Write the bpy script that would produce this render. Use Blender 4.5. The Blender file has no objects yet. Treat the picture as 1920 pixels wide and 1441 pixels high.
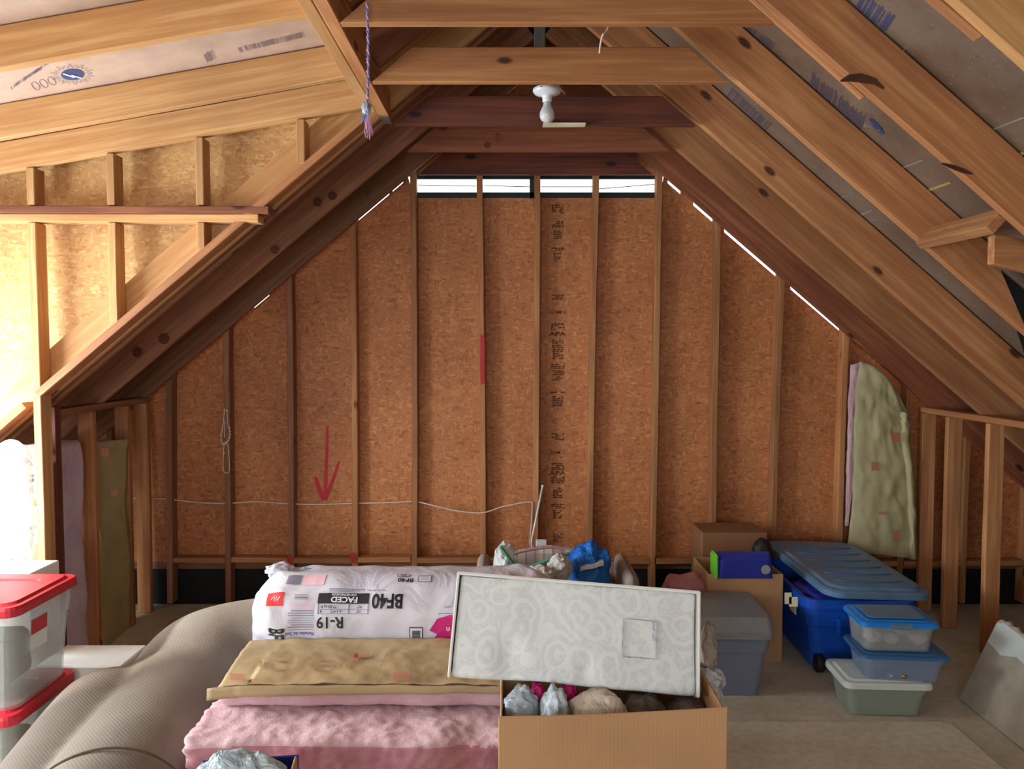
import bpy, bmesh, math, random
from mathutils import Vector, Matrix, noise
random.seed(7)
C = bpy.context.scene.collection
SC = bpy.context.scene
PI = math.pi

# ---------------------------------------------------------------- camera
CH = 1.76                      # eye height
PITCH = math.radians(2.76)
F = 1450.0
cam = bpy.data.cameras.new('camera'); co = bpy.data.objects.new('camera', cam); C.objects.link(co)
cam.sensor_width = 36; cam.lens = F/1920*36; cam.clip_start = .05
co.location = (0, 0, CH); co.rotation_euler = (PI/2-PITCH, 0, 0)
SC.camera = co

# ---------------------------------------------------------------- world, lights, exposure
SC.view_settings.view_transform = 'Standard'; SC.view_settings.look = 'None'
SC.view_settings.gamma = 1; SC.view_settings.use_curve_mapping = False
SC.view_settings.exposure = 0.0
SC.cycles.max_bounces = 8
w = bpy.data.worlds.new('sky'); SC.world = w; w.use_nodes = True
w.node_tree.nodes['Background'].inputs[0].default_value = (.86, .93, 1, 1)
w.node_tree.nodes['Background'].inputs[1].default_value = 2.2

def area(name, loc, rot, sx, sy, power, col):
    l = bpy.data.lights.new(name, 'AREA'); l.shape = 'RECTANGLE'; l.size = sx; l.size_y = sy
    l.energy = power; l.color = col
    o = bpy.data.objects.new(name, l); C.objects.link(o); o.location = loc; o.rotation_euler = rot
    return o
# daylight through the dormer window (left) and the window behind the viewer, plus an added left fill
area('dormer_window_daylight', (-3.22, 2.9, 1.35), (0, -PI/2, 0), 1.1, 1.5, 126, (.88, .95, 1))
area('near_left_fill', (-3.22, .0, 1.45), (0, -PI/2, 0), 1.0, 2.0, 38, (.88, .95, 1))  # fill lamp added at an unseen, made-up near window
area('rear_window_daylight', (-.7, -2.45, 1.75), (PI/2, 0, 0), 1.8, 1.3, 60, (.88, .95, 1))
sun = bpy.data.lights.new('sun', 'SUN'); sun.energy = 5.5; sun.angle = math.radians(2.5); sun.color = (1, .96, .9)
so = bpy.data.objects.new('sun', sun); C.objects.link(so)
AZ, EL = math.radians(35), math.radians(30)
so.rotation_euler = Vector((math.cos(AZ)*math.cos(EL), math.sin(AZ)*math.cos(EL), -math.sin(EL))).to_track_quat('-Z', 'Y').to_euler()

# ---------------------------------------------------------------- pixel -> world
def ray(px, py):
    c, s = math.cos(PITCH), math.sin(PITCH)
    x = px-960; u = -(py-720.5)
    return Vector((x, F*c+u*s, -F*s+u*c))
def P(px, py, Y):
    r = ray(px, py); return Vector((0, 0, CH)) + r*(Y/r.y)
def PZ(px, py, Z):
    r = ray(px, py); return Vector((0, 0, CH)) + r*((Z-CH)/r.z)

# ---------------------------------------------------------------- materials
def lin(r, g, b):
    f = lambda v: (v/255/12.92 if v/255 <= .04045 else ((v/255+.055)/1.055)**2.4)
    return (f(r), f(g), f(b), 1)
class N:
    def __init__(s, name):
        s.m = bpy.data.materials.new(name); s.m.use_nodes = True; s.t = s.m.node_tree; s.n = s.t.nodes
        s.b = s.n['Principled BSDF']; s.o = s.n['Material Output']
    def add(s, k, **kw):
        n = s.n.new('ShaderNode'+k)
        for a, v in kw.items():
            if a in n.bl_rna.properties: setattr(n, a, v)
        return n
    def l(s, a, b): s.t.links.new(a, b)
    def coord(s, kind='Object', scale=(1, 1, 1), rot=(0, 0, 0), rnd=True):
        tc = s.add('TexCoord'); mp = s.add('Mapping')
        mp.inputs['Scale'].default_value = scale; mp.inputs['Rotation'].default_value = rot
        if rnd:
            oi = s.add('ObjectInfo'); mu = s.add('VectorMath', operation='MULTIPLY_ADD')
            cb = s.add('CombineXYZ')
            for i in range(3): s.l(oi.outputs['Random'], cb.inputs[i])
            s.l(cb.outputs[0], mu.inputs[0]); mu.inputs[1].default_value = (37, 11, 23)
            s.l(tc.outputs[kind], mu.inputs[2]); s.l(mu.outputs[0], mp.inputs['Vector'])
        else: s.l(tc.outputs[kind], mp.inputs['Vector'])
        return mp.outputs[0]
    def noise(s, v, scale, detail=4, rough=.55, dist=0):
        n = s.add('TexNoise'); s.l(v, n.inputs['Vector']); n.inputs['Scale'].default_value = scale
        n.inputs['Detail'].default_value = detail; n.inputs['Roughness'].default_value = rough
        n.inputs['Distortion'].default_value = dist; return n.outputs['Fac']
    def ramp(s, f, stops):
        r = s.add('ValToRGB'); e = r.color_ramp.elements
        while len(e) < len(stops): e.new(.5)
        for i, (p, c) in enumerate(stops):
            e[i].position = p; e[i].color = c if len(c) == 4 else (*c, 1)
        s.l(f, r.inputs[0]); return r.outputs[0]
    def mix(s, f, a, b, mode='MIX'):
        m = s.add('Mix'); m.data_type = 'RGBA'; m.blend_type = mode
        if isinstance(f, (int, float)): m.inputs[0].default_value = f
        else: s.l(f, m.inputs[0])
        for v, i in ((a, 6), (b, 7)):
            if isinstance(v, tuple): m.inputs[i].default_value = v
            else: s.l(v, m.inputs[i])
        return m.outputs[2]
    def math(s, op, a, b=0.):
        m = s.add('Math', operation=op)
        for v, i in ((a, 0), (b, 1)):
            if isinstance(v, (int, float)): m.inputs[i].default_value = v
            else: s.l(v, m.inputs[i])
        return m.outputs[0]
    def bump(s, f, strength=.3, dist=.01):
        b = s.add('Bump'); b.inputs['Strength'].default_value = strength; b.inputs['Distance'].default_value = dist
        s.l(f, b.inputs['Height']); s.l(b.outputs[0], s.b.inputs['Normal']); return b
    def col(s, c):
        if isinstance(c, tuple): s.b.inputs['Base Color'].default_value = c
        else: s.l(c, s.b.inputs['Base Color'])
    def set(s, **kw):
        for k, v in kw.items(): s.b.inputs[k.replace('_', ' ')].default_value = v
        return s

def plain(name, rgb, rough=.7, metal=0, var=.06, bump=0, bscale=40, alpha=1, coat=0):
    s = N(name); v = s.coord(); c = lin(*rgb)
    d = tuple(max(0, x*(1-var*3)) for x in c[:3])+(1,); e = tuple(min(1, x*(1+var*2)) for x in c[:3])+(1,)
    s.col(s.ramp(s.noise(v, 9, 5), [(.3, d), (.7, e)])); s.set(Roughness=rough, Metallic=metal, Alpha=alpha)
    if bump: s.bump(s.noise(v, bscale, 6), bump, .01)
    return s.m

def wood(name, light, dark, knot, rnd=.25, dirt=.25):
    s = N(name)
    v = s.coord(scale=(1, 1, 1))
    st = s.add('Mapping'); s.l(v, st.inputs['Vector']); st.inputs['Scale'].default_value = (.55, 9, 9)
    n1 = s.noise(st.outputs[0], 2.2, 5, .6, .6)
    st2 = s.add('Mapping'); s.l(v, st2.inputs['Vector']); st2.inputs['Scale'].default_value = (.9, 26, 26)
    n2 = s.noise(st2.outputs[0], 2.5, 4, .6, .3)
    g = s.math('ADD', s.math('MULTIPLY', n1, .62), s.math('MULTIPLY', n2, .38))
    c = s.ramp(g, [(.36, lin(*dark)), (.5, lin(*[(a+b)/2 for a, b in zip(light, dark)])), (.6, lin(*light))])
    # growth-ring bands
    wv = s.add('TexWave'); wv.bands_direction = 'Y'; s.l(st.outputs[0], wv.inputs['Vector'])
    wv.inputs['Scale'].default_value = .9; wv.inputs['Distortion'].default_value = 7; wv.inputs['Detail'].default_value = 2
    wv.inputs['Detail Scale'].default_value = .7
    c = s.mix(s.math('MULTIPLY', wv.outputs['Fac'], .28), c, lin(*dark))
    # blotches of age
    b = s.ramp(s.noise(v, 1.7, 3), [(.42, (0, 0, 0)), (.68, (1, 1, 1))])
    c = s.mix(s.math('MULTIPLY', b, dirt), c, lin(*[x*.72 for x in dark]))
    # knots
    vo = s.add('TexVoronoi'); mk = s.add('Mapping'); s.l(v, mk.inputs['Vector']); mk.inputs['Scale'].default_value = (2.3, 5.2, 5.2)
    s.l(mk.outputs[0], vo.inputs['Vector']); vo.inputs['Scale'].default_value = 1
    k = s.ramp(vo.outputs['Distance'], [(.06, (1, 1, 1)), (.105, (0, 0, 0))])
    c = s.mix(k, c, lin(*knot))
    # each board its own tone
    oi = s.add('ObjectInfo'); hs = s.add('HueSaturation'); s.l(c, hs.inputs['Color'])
    mr = s.add('MapRange'); s.l(oi.outputs['Random'], mr.inputs[0]); mr.inputs[3].default_value = 1-rnd; mr.inputs[4].default_value = 1+rnd*.6
    s.l(mr.outputs[0], hs.inputs['Value'])
    s.col(hs.outputs[0]); s.set(Roughness=.72); s.bump(n2, .25, .004)
    return s.m

def osb(name, tint, mid, dark, hi):
    s = N(name); v = s.coord(rnd=False)
    wob = s.add('TexNoise'); s.l(v, wob.inputs['Vector']); wob.inputs['Scale'].default_value = 7
    off = s.add('VectorMath', operation='MULTIPLY_ADD'); s.l(wob.outputs['Color'], off.inputs[0])
    off.inputs[1].default_value = (.05, .05, .05); s.l(v, off.inputs[2])
    cols, hs_ = [], []
    for i, (rot, sc) in enumerate((((0, .5, 0), (26, 9, 72)), ((0, -.35, 0), (66, 9, 22)), ((0, 1.25, 0), (22, 9, 64)))):
        mp = s.add('Mapping'); s.l(off.outputs[0], mp.inputs['Vector']); mp.inputs['Rotation'].default_value = rot
        mp.inputs['Scale'].default_value = sc; mp.inputs['Location'].default_value = (i*3.1, 0, i*7)
        vo = s.add('TexVoronoi'); s.l(mp.outputs[0], vo.inputs['Vector']); vo.inputs['Scale'].default_value = 1.1
        sp = s.add('SeparateColor'); s.l(vo.outputs['Color'], sp.inputs[0]); cols.append(sp.outputs[0]); hs_.append(sp.outputs[1])
    pick = s.noise(v, 26, 3)
    a = s.math('GREATER_THAN', pick, .52); b = s.math('GREATER_THAN', s.noise(v, 19, 2), .54)
    def sel(f, x, y):
        m = s.add('Mix'); s.l(f, m.inputs[0]); s.l(x, m.inputs[2]); s.l(y, m.inputs[3]); return m.outputs[0]
    r = sel(b, sel(a, cols[0], cols[1]), cols[2])
    r2 = s.math('ADD', s.math('MULTIPLY', r, .75), s.math('MULTIPLY', s.noise(v, 60, 3), .3))
    c = s.ramp(r2, [(.08, lin(*dark)), (.3, lin(*mid)), (.7, lin(*tint)), (.92, lin(*hi))])
    sh = s.ramp(s.noise(v, 1.6, 3), [(.35, (.72, .66, .62)), (.65, (1, 1, 1))])
    c = s.mix(.8, c, sh, 'MULTIPLY')
    s.col(c); s.set(Roughness=.68); s.bump(r, .25, .004)
    return s.m

M = {}
M['pine'] = wood('pine', (214, 172, 116), (182, 130, 78), (104, 62, 34))
M['pine_warm'] = wood('pine_warm', (204, 148, 96), (162, 104, 64), (84, 44, 26))
M['pine_dusk'] = wood('pine_dusk', (176, 126, 92), (134, 88, 62), (80, 34, 24))
M['pine_tie'] = wood('pine_tie', (202, 144, 90), (160, 102, 60), (74, 38, 22))
M['pine_red'] = wood('pine_red', (166, 102, 66), (120, 66, 42), (62, 28, 20))
M['pine_old'] = wood('pine_old', (128, 66, 44), (82, 38, 26), (40, 20, 16))
M['osb'] = osb('osb', (198, 130, 80), (188, 120, 72), (154, 94, 56), (216, 152, 98))
M['osb_pale'] = osb('osb_pale', (216, 172, 112), (208, 160, 102), (182, 132, 82), (232, 194, 138))

def foil():
    s = N('foil'); v = s.coord(rnd=False)
    c = s.ramp(s.noise(v, 2.4, 6, .6), [(.3, lin(128, 106, 90)), (.5, lin(150, 132, 116)), (.72, lin(172, 158, 142))])
    sp = s.ramp(s.noise(v, 55, 4), [(.62, (0, 0, 0)), (.72, (1, 1, 1))])
    c = s.mix(s.math('MULTIPLY', sp, .25), c, lin(210, 205, 200))
    s.col(c); s.set(Metallic=.55, Roughness=.5); s.bump(s.noise(v, 9, 5), .25, .02); return s.m
M['foil'] = foil()
M['foil_lit'] = plain('sunlit_foil_lining', (206, 182, 166), .45, .15, .05, .25, 9)  # same foil, lightened: the dormer's light is put into its colour
def floor_mat(name, a, b, cc):
    s = N(name); v = s.coord(rnd=False)
    c = s.ramp(s.noise(v, 2.2, 8, .62), [(.3, lin(*a)), (.52, lin(*b)), (.72, lin(*cc))])
    st = s.ramp(s.noise(v, 26, 4), [(.35, (.78, .76, .74)), (.6, (1, 1, 1))])
    s.col(s.mix(.6, c, st, 'MULTIPLY')); s.set(Roughness=.85); s.bump(s.noise(v, 60, 4), .15, .004); return s.m
M['floor'] = floor_mat('dusty_subfloor', (176, 166, 144), (202, 194, 172), (220, 214, 196))
M['sheet'] = floor_mat('dusty_hardboard', (206, 200, 178), (220, 214, 194), (232, 228, 210))
M['black'] = plain('matte_black', (24, 25, 28), .9, bump=.4)  # also colours the panels that stand for dark openings
M['vent'] = plain('dark_painted_metal', (38, 48, 46), .5, .3)
M['white_metal'] = plain('white_metal', (225, 228, 228), .35, .1, .02)
M['ceramic'] = plain('glazed_porcelain', (226, 230, 232), .22, 0, .02)
M['bulb'] = plain('frosted_glass', (206, 208, 206), .12, 0, .02)
M['brass'] = plain('brass', (170, 140, 80), .35, .9)
M['steel'] = plain('bright_steel', (215, 218, 222), .22, 1, .02)
M['stencil'] = plain('stencil_ink', (58, 36, 26), .8, alpha=.72)
M['inkblue'] = plain('blue_ink', (52, 74, 132), .7, alpha=.85)
M['inkgrey'] = plain('violet_ink', (84, 78, 104), .7, alpha=.75)
M['redpaint'] = plain('red_spray_paint', (196, 38, 44), .6, alpha=.85)
M['cable'] = plain('cable_jacket', (222, 212, 200), .45, 0, .02)
M['white_box'] = plain('white_board', (236, 236, 230), .6, 0, .02)
M['black_rubber'] = plain('black_rubber', (22, 23, 25), .6, 0, .03)

def kraft(name, base, speck=.15):
    s = N(name); v = s.coord()
    c = s.ramp(s.noise(v, 5, 6), [(.3, lin(*[x*.86 for x in base])), (.7, lin(*base))])
    s.col(c); s.set(Roughness=.62)
    h = s.noise(v, 9, 6, .55, .3); s.bump(h, .22, .02); return s.m
M['kraft'] = kraft('kraft_paper', (190, 164, 120))
M['kraft_green'] = kraft('aged_kraft_paper', (190, 182, 138))
def cardboard(name, base):
    s = N(name); v = s.coord()
    c = s.ramp(s.noise(v, 3, 5), [(.3, lin(*[x*.9 for x in base])), (.7, lin(*base))])
    wv = s.add('TexWave'); wv.bands_direction = 'X'; s.l(v, wv.inputs['Vector']); wv.inputs['Scale'].default_value = 34
    wv.inputs['Distortion'].default_value = .4
    c = s.mix(s.math('MULTIPLY', wv.outputs['Fac'], .09), c, lin(*[x*.7 for x in base]))
    s.col(c); s.set(Roughness=.75); s.bump(wv.outputs['Fac'], .08, .002); return s.m
M['card'] = cardboard('cardboard', (192, 148, 104))
M['card_dark'] = cardboard('brown_cardboard', (150, 104, 70))
def fibre(name, a, b, c2):
    s = N(name); v = s.coord()
    c = s.ramp(s.noise(v, 7, 8, .65), [(.28, lin(*a)), (.5, lin(*b)), (.7, lin(*c2))])
    mp = s.add('Mapping'); s.l(v, mp.inputs['Vector']); mp.inputs['Scale'].default_value = (1, 1, 5)
    f = s.noise(mp.outputs[0], 24, 8, .7, 1)
    c = s.mix(s.math('MULTIPLY', f, .25), c, lin(*c2))
    s.col(c); s.set(Roughness=.95, Sheen_Weight=.5, Sheen_Roughness=.6)
    s.b.inputs['Sheen Tint'].default_value = lin(*c2)
    s.bump(s.math('ADD', f, s.noise(v, 90, 5)), .4, .01); return s.m
M['pink'] = fibre('pink_fibreglass', (196, 148, 156), (212, 174, 180), (228, 200, 202))
M['pink_side'] = fibre('pink_fibreglass_cut_side', (176, 108, 120), (196, 132, 142), (212, 160, 164))
M['violet'] = fibre('mauve_fibreglass', (186, 160, 206), (208, 192, 226), (228, 220, 240))
def carpet():
    s = N('carpet_backing'); v = s.coord(rnd=False)
    wv = s.add('TexWave'); wv.bands_direction = 'DIAGONAL'; s.l(v, wv.inputs['Vector'])
    wv.inputs['Scale'].default_value = 42; wv.inputs['Distortion'].default_value = .8
    n = s.noise(v, 140, 3)
    c = s.ramp(s.noise(v, 3, 5), [(.3, lin(124, 114, 102)), (.7, lin(146, 136, 124))])
    c = s.mix(s.math('MULTIPLY', wv.outputs['Fac'], .14), c, lin(112, 100, 90))
    c = s.mix(s.math('MULTIPLY', n, .3), c, lin(124, 114, 104))
    s.col(c); s.set(Roughness=.95); s.bump(s.math('ADD', s.math('MULTIPLY', wv.outputs['Fac'], .4), n), .3, .003); return s.m
M['carpet'] = carpet()
def film(name, a, b, rough=.28, scale=5, strength=.8):
    s = N(name); v = s.coord()
    s.col(s.ramp(s.noise(v, 3, 4), [(.35, lin(*a)), (.65, lin(*b))])); s.set(Roughness=rough)
    h = s.noise(v, scale, 6, .55, .8); s.bump(h, strength, .05); return s.m
M['bagwhite'] = film('white_poly_wrap', (196, 194, 206), (218, 216, 224), .35, 5, .35)
M['silver'] = film('silver_film', (170, 184, 194), (226, 232, 236), .22, 14, .9); 
M['bluefilm'] = film('pale_blue_film', (150, 190, 206), (222, 232, 236), .2, 16, .9)
M['cream'] = film('cream_wrapped_cloth', (196, 180, 158), (226, 216, 200), .3, 12, .8)
M['greycloth'] = film('grey_cloth', (96, 88, 80), (140, 130, 120), .8, 10, .6)
M['magenta'] = film('magenta_plastic', (196, 24, 104), (226, 40, 126), .35, 10, .6)
M['clearwrap'] = film('crinkled_poly_sheet', (206, 210, 202), (240, 242, 238), .25, 6, 1)
M['jacket'] = film('blue_nylon', (14, 92, 190), (30, 128, 226), .5, 12, .8)
M['plasticbag'] = film('white_plastic_bag', (206, 218, 216), (236, 242, 240), .4, 14, .9)
M['whitecloth'] = film('white_cloth', (196, 192, 188), (232, 230, 226), .7, 16, .8)
M['tangle'] = film('taupe_cloth', (128, 114, 98), (168, 152, 134), .8, 10, .7)
M['green'] = plain('green_ribbon', (78, 142, 112), .5)
M['ink'] = plain('black_ink', (26, 27, 32), .5, 0, .02)
M['inksoft'] = plain('grey_ink', (128, 128, 144), .5, 0, .02)
M['inkviolet'] = plain('violet_blue_ink', (86, 82, 150), .5, 0, .02)
M['whiteink'] = plain('white_ink', (236, 234, 240), .5, 0, .02)
M['logored'] = plain('red_ink', (226, 50, 54), .5, 0, .02)
M['pinkink'] = plain('pale_pink_ink', (236, 190, 200), .5, 0, .02)
M['magink'] = plain('magenta_ink', (204, 14, 116), .5, 0, .02)
M['terracotta'] = plain('faded_red_ink', (196, 122, 92), .8, 0, .05, alpha=.7)
M['terrasoft'] = plain('faded_brown_ink', (176, 136, 96), .8, 0, .05, alpha=.7)
M['redlid'] = plain('red_plastic', (184, 36, 50), .42, 0, .03)
M['blue'] = plain('blue_plastic', (16, 84, 196), .38, 0, .03)
M['bluelid'] = plain('faded_blue_plastic', (96, 132, 164), .38, 0, .05)
M['bluebright'] = plain('bright_blue_plastic', (10, 130, 226), .35, 0, .02)
M['bluedull'] = plain('dull_blue_plastic', (52, 108, 160), .42, 0, .03)
M['greylid'] = plain('grey_plastic', (128, 130, 130), .4, 0, .03)
M['whitelid'] = plain('white_plastic', (214, 224, 218), .4, 0, .02)
M['navy'] = plain('navy_print', (34, 46, 150), .35, 0, .03)
M['lime'] = plain('lime_green_plastic', (120, 214, 60), .4, 0, .03)
M['label'] = plain('paper_label', (226, 222, 190), .7, 0, .03)
M['drywall'] = plain('plasterboard_paper', (176, 170, 152), .85, 0, .07)
M['drywhite'] = plain('bare_gypsum', (206, 218, 214), .9, 0, .03, bump=.5)
M['rope_blue'] = plain('blue_cord', (96, 120, 176), .8, 0, .1)
M['rope_pink'] = plain('pink_cord', (206, 156, 186), .8, 0, .1)
M['glasspane'] = plain('window_glass', (220, 230, 235), .05, 0, 0, alpha=.12)
M['yellow'] = plain('yellow_foam_seam', (178, 156, 84), .8)
M['tape'] = plain('foil_tape', (186, 196, 190), .3, .6)
M['galv'] = plain('galvanised_steel', (120, 128, 122), .5, .7)
def clear(name, rgb, a, rough=.25):
    s = N(name); s.col(lin(*rgb)); s.set(Roughness=rough, Alpha=a); s.b.inputs['IOR'].default_value = 1.4
    return s.m
M['clear'] = clear('clear_plastic', (190, 198, 196), .34)
M['clear_blue'] = clear('blue_tinted_clear_plastic', (150, 170, 200), .5)
M['clear_grey'] = clear('grey_clear_plastic', (172, 186, 172), .55)
M['clear_slate'] = clear('slate_clear_plastic', (138, 148, 172), .68)

def plaid():
    s = N('plaid_upholstery'); v = s.coord(rnd=False)
    sp = s.add('SeparateXYZ'); s.l(v, sp.inputs[0])
    def band(o, f, th):
        a = s.math('FRACT', s.math('MULTIPLY', o, f*.7)); return s.math('LESS_THAN', a, th)
    c = s.mix(s.math('MULTIPLY', band(sp.outputs[0], 9, .5), .55), lin(206, 194, 178), lin(160, 116, 118))
    c = s.mix(s.math('MULTIPLY', band(sp.outputs[2], 9, .5), .5), c, lin(134, 128, 118))
    c = s.mix(s.math('MULTIPLY', band(sp.outputs[0], 27, .2), .4), c, lin(70, 60, 62))
    s.col(c); s.set(Roughness=.9); return s.m
M['plaid'] = plaid()
def damask():
    s = N('scroll_pattern_paper'); v = s.coord(rnd=False)
    wob = s.add('TexNoise'); s.l(v, wob.inputs['Vector']); wob.inputs['Scale'].default_value = 9; wob.inputs['Detail'].default_value = 1
    off = s.add('VectorMath', operation='MULTIPLY_ADD'); s.l(wob.outputs['Color'], off.inputs[0]); off.inputs[1].default_value = (.05, .05, .05)
    s.l(v, off.inputs[2])
    fl = s.add('Mapping'); s.l(off.outputs[0], fl.inputs['Vector']); fl.inputs['Scale'].default_value = (1, .01, 1)
    vo = s.add('TexVoronoi'); s.l(fl.outputs[0], vo.inputs['Vector']); vo.inputs['Scale'].default_value = 13
    ring = s.math('SINE', s.math('MULTIPLY', vo.outputs['Distance'], 21))
    n = s.noise(fl.outputs[0], 34, 2, .5, 2.5)
    leaf = s.math('GREATER_THAN', n, .53)
    r = s.math('ADD', s.math('MULTIPLY', s.math('GREATER_THAN', ring, .25), .65), s.math('MULTIPLY', leaf, .5))
    c = s.ramp(r, [(.2, lin(212, 219, 216)), (.7, lin(227, 233, 231))])
    st = s.ramp(s.noise(v, 6, 5), [(.62, (0, 0, 0)), (.8, (1, 1, 1))])
    c = s.mix(s.math('MULTIPLY', st, .25), c, lin(170, 172, 158))
    s.col(c); s.set(Roughness=.42); s.bump(s.noise(v, 5, 3), .25, .02); return s.m
M['damask'] = damask()

# ---------------------------------------------------------------- object helpers
def link(name, me, mat, parent=None, loc=None, rot=None, smooth=False):
    o = bpy.data.objects.new(name, me); C.objects.link(o)
    for m in (mat if isinstance(mat, (list, tuple)) else [mat]): me.materials.append(M[m])
    if parent is not None: o.parent = parent
    if loc is not None: o.location = loc
    if rot is not None: o.rotation_euler = rot
    if smooth:
        for p in me.polygons: p.use_smooth = True
    return o
def fin(name, bm, mat, parent=None, loc=None, rot=None, smooth=False):
    me = bpy.data.meshes.new(name); bmesh.ops.recalc_face_normals(bm, faces=bm.faces[:]); bm.to_mesh(me); bm.free()
    return link(name, me, mat, parent, loc, rot, smooth)
def tag(o, label, cat, group=None):
    o['label'] = label; o['category'] = cat
    if group: o['group'] = group
    return o
def struct(o, kind='structure'): o['kind'] = kind; return o
def empty(name, loc, label, cat, group=None, rz=0, rot=None):
    o = bpy.data.objects.new(name, None); C.objects.link(o); o.location = loc
    o.rotation_euler = rot if rot else (0, 0, rz); o.empty_display_size = .05
    return tag(o, label, cat, group)
def box(bm, c, s, rot=None, mi=0):
    r = bmesh.ops.create_cube(bm, size=1)
    m = Matrix.Translation(Vector(c)) @ (rot.to_matrix().to_4x4() if rot is not None else Matrix()) @ Matrix.Diagonal((*s, 1))
    bmesh.ops.transform(bm, matrix=m, verts=r['verts'])
    return r['verts']
def bevel_all(bm, w, seg=1):
    bmesh.ops.bevel(bm, geom=bm.edges[:], offset=w, segments=seg, affect='EDGES', clamp_overlap=True)

def beam(name, p0, p1, wdir, wd, th, mat, label=None, cat=None, group=None, bow=.004, seed=None, parent=None, bev=.003):
    """board from p0 to p1; wd measured along wdir, th across; local X runs along the board"""
    p0, p1 = Vector(p0), Vector(p1); X = (p1-p0); L = X.length; X.normalize()
    W = Vector(wdir); W = (W-X*W.dot(X)).normalized(); T = X.cross(W)
    rs = random.Random(seed if seed is not None else hash((round(p0.x, 3), round(p0.y, 3), round(p0.z, 3))) & 0xffff)
    bm = bmesh.new(); box(bm, (0, 0, 0), (L, wd, th)); bevel_all(bm, bev)
    n = max(2, int(L/.25))
    ed = [e for e in bm.edges if abs((e.verts[0].co-e.verts[1].co).normalized().x) > .99]
    bmesh.ops.subdivide_edges(bm, edges=ed, cuts=n, use_grid_fill=True)
    a, b, q = rs.uniform(-bow, bow), rs.uniform(-bow, bow), rs.uniform(0, 9)
    for v in bm.verts:
        t = v.co.x/L
        v.co.y += a*(1-4*t*t) + noise.noise(Vector((v.co.x*2+q, 0, 0)))*bow*.5
        v.co.z += b*(1-4*t*t) + noise.noise(Vector((v.co.x*2+q, 5, 0)))*bow*.4
    o = fin(name, bm, mat, parent)
    mt = Matrix((X, W, T)).transposed().to_4x4(); mt.translation = (p0+p1)/2
    o.matrix_world = mt
    if label: tag(o, label, cat, group)
    return o
def prism(name, poly, y0, y1, mat, parent=None, bev=0, axis='Y'):
    """polygon in XZ extruded from y0 to y1 (origin at its centre)"""
    cx = sum(p[0] for p in poly)/len(poly); cz = sum(p[1] for p in poly)/len(poly)
    bm = bmesh.new()
    a = [bm.verts.new((p[0]-cx, y0-(y0+y1)/2, p[1]-cz)) for p in poly]
    b = [bm.verts.new((p[0]-cx, y1-(y0+y1)/2, p[1]-cz)) for p in poly]
    bm.faces.new(a); bm.faces.new(b[::-1])
    for i in range(len(poly)):
        j = (i+1) % len(poly); bm.faces.new((a[i], b[i], b[j], a[j]))
    if bev: bmesh.ops.recalc_face_normals(bm, faces=bm.faces[:]); bevel_all(bm, bev)
    return fin(name, bm, mat, parent, (cx, (y0+y1)/2, cz))
def merge_into(bm, poly, y0, y1):
    a = [bm.verts.new((p[0], y0, p[1])) for p in poly]; b = [bm.verts.new((p[0], y1, p[1])) for p in poly]
    bm.faces.new(a); bm.faces.new(b[::-1])
    for i in range(len(poly)):
        j = (i+1) % len(poly); bm.faces.new((a[i], b[i], b[j], a[j]))
def tube(bm, pts, r, n=8, cap=True):
    pts = [Vector(p) for p in pts]; rings = []
    rr = r if isinstance(r, (list, tuple)) else [r]*len(pts)
    up = Vector((0, 0, 1))
    t0 = (pts[1]-pts[0]).normalized()
    if abs(t0.z) > .9: up = Vector((1, 0, 0))
    u = t0.cross(up).normalized()
    for i, p in enumerate(pts):
        t = (pts[min(i+1, len(pts)-1)]-pts[max(i-1, 0)])
        if t.length < 1e-9: t = t0.copy()
        t.normalize()
        u = (u-t*u.dot(t))
        if u.length < 1e-6: u = t.orthogonal()
        u.normalize(); v = t.cross(u)
        rings.append([bm.verts.new(p+(u*math.cos(2*PI*k/n)+v*math.sin(2*PI*k/n))*rr[i]) for k in range(n)])
    for a, b in zip(rings, rings[1:]):
        for k in range(n): bm.faces.new((a[k], a[(k+1) % n], b[(k+1) % n], b[k]))
    if cap: bm.faces.new(rings[0][::-1]); bm.faces.new(rings[-1])
def smooth_path(pts, k=6):
    pts = [Vector(p) for p in pts]; out = []
    for i in range(len(pts)-1):
        a = pts[max(i-1, 0)]; b = pts[i]; c = pts[i+1]; d = pts[min(i+2, len(pts)-1)]
        for j in range(k):
            t = j/k
            out.append(.5*((2*b)+(c-a)*t+(2*a-5*b+4*c-d)*t*t+(3*b-a-3*c+d)*t**3))
    out.append(pts[-1]); return out
def lathe(bm, prof, n=32, m=None):
    rings = []
    for r, z in prof:
        if r < 1e-5: rings.append([bm.verts.new((0, 0, z))])
        else: rings.append([bm.verts.new((r*math.cos(2*PI*k/n), r*math.sin(2*PI*k/n), z)) for k in range(n)])
    for a, b in zip(rings, rings[1:]):
        for k in range(n):
            q = [a[k % len(a)], a[(k+1) % len(a)], b[(k+1) % len(b)], b[k % len(b)]]
            q2 = []
            for v in q:
                if v not in q2: q2.append(v)
            if len(q2) > 2: bm.faces.new(q2)
    if m is not None: bmesh.ops.transform(bm, matrix=m, verts=[v for r in rings for v in r])
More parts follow.
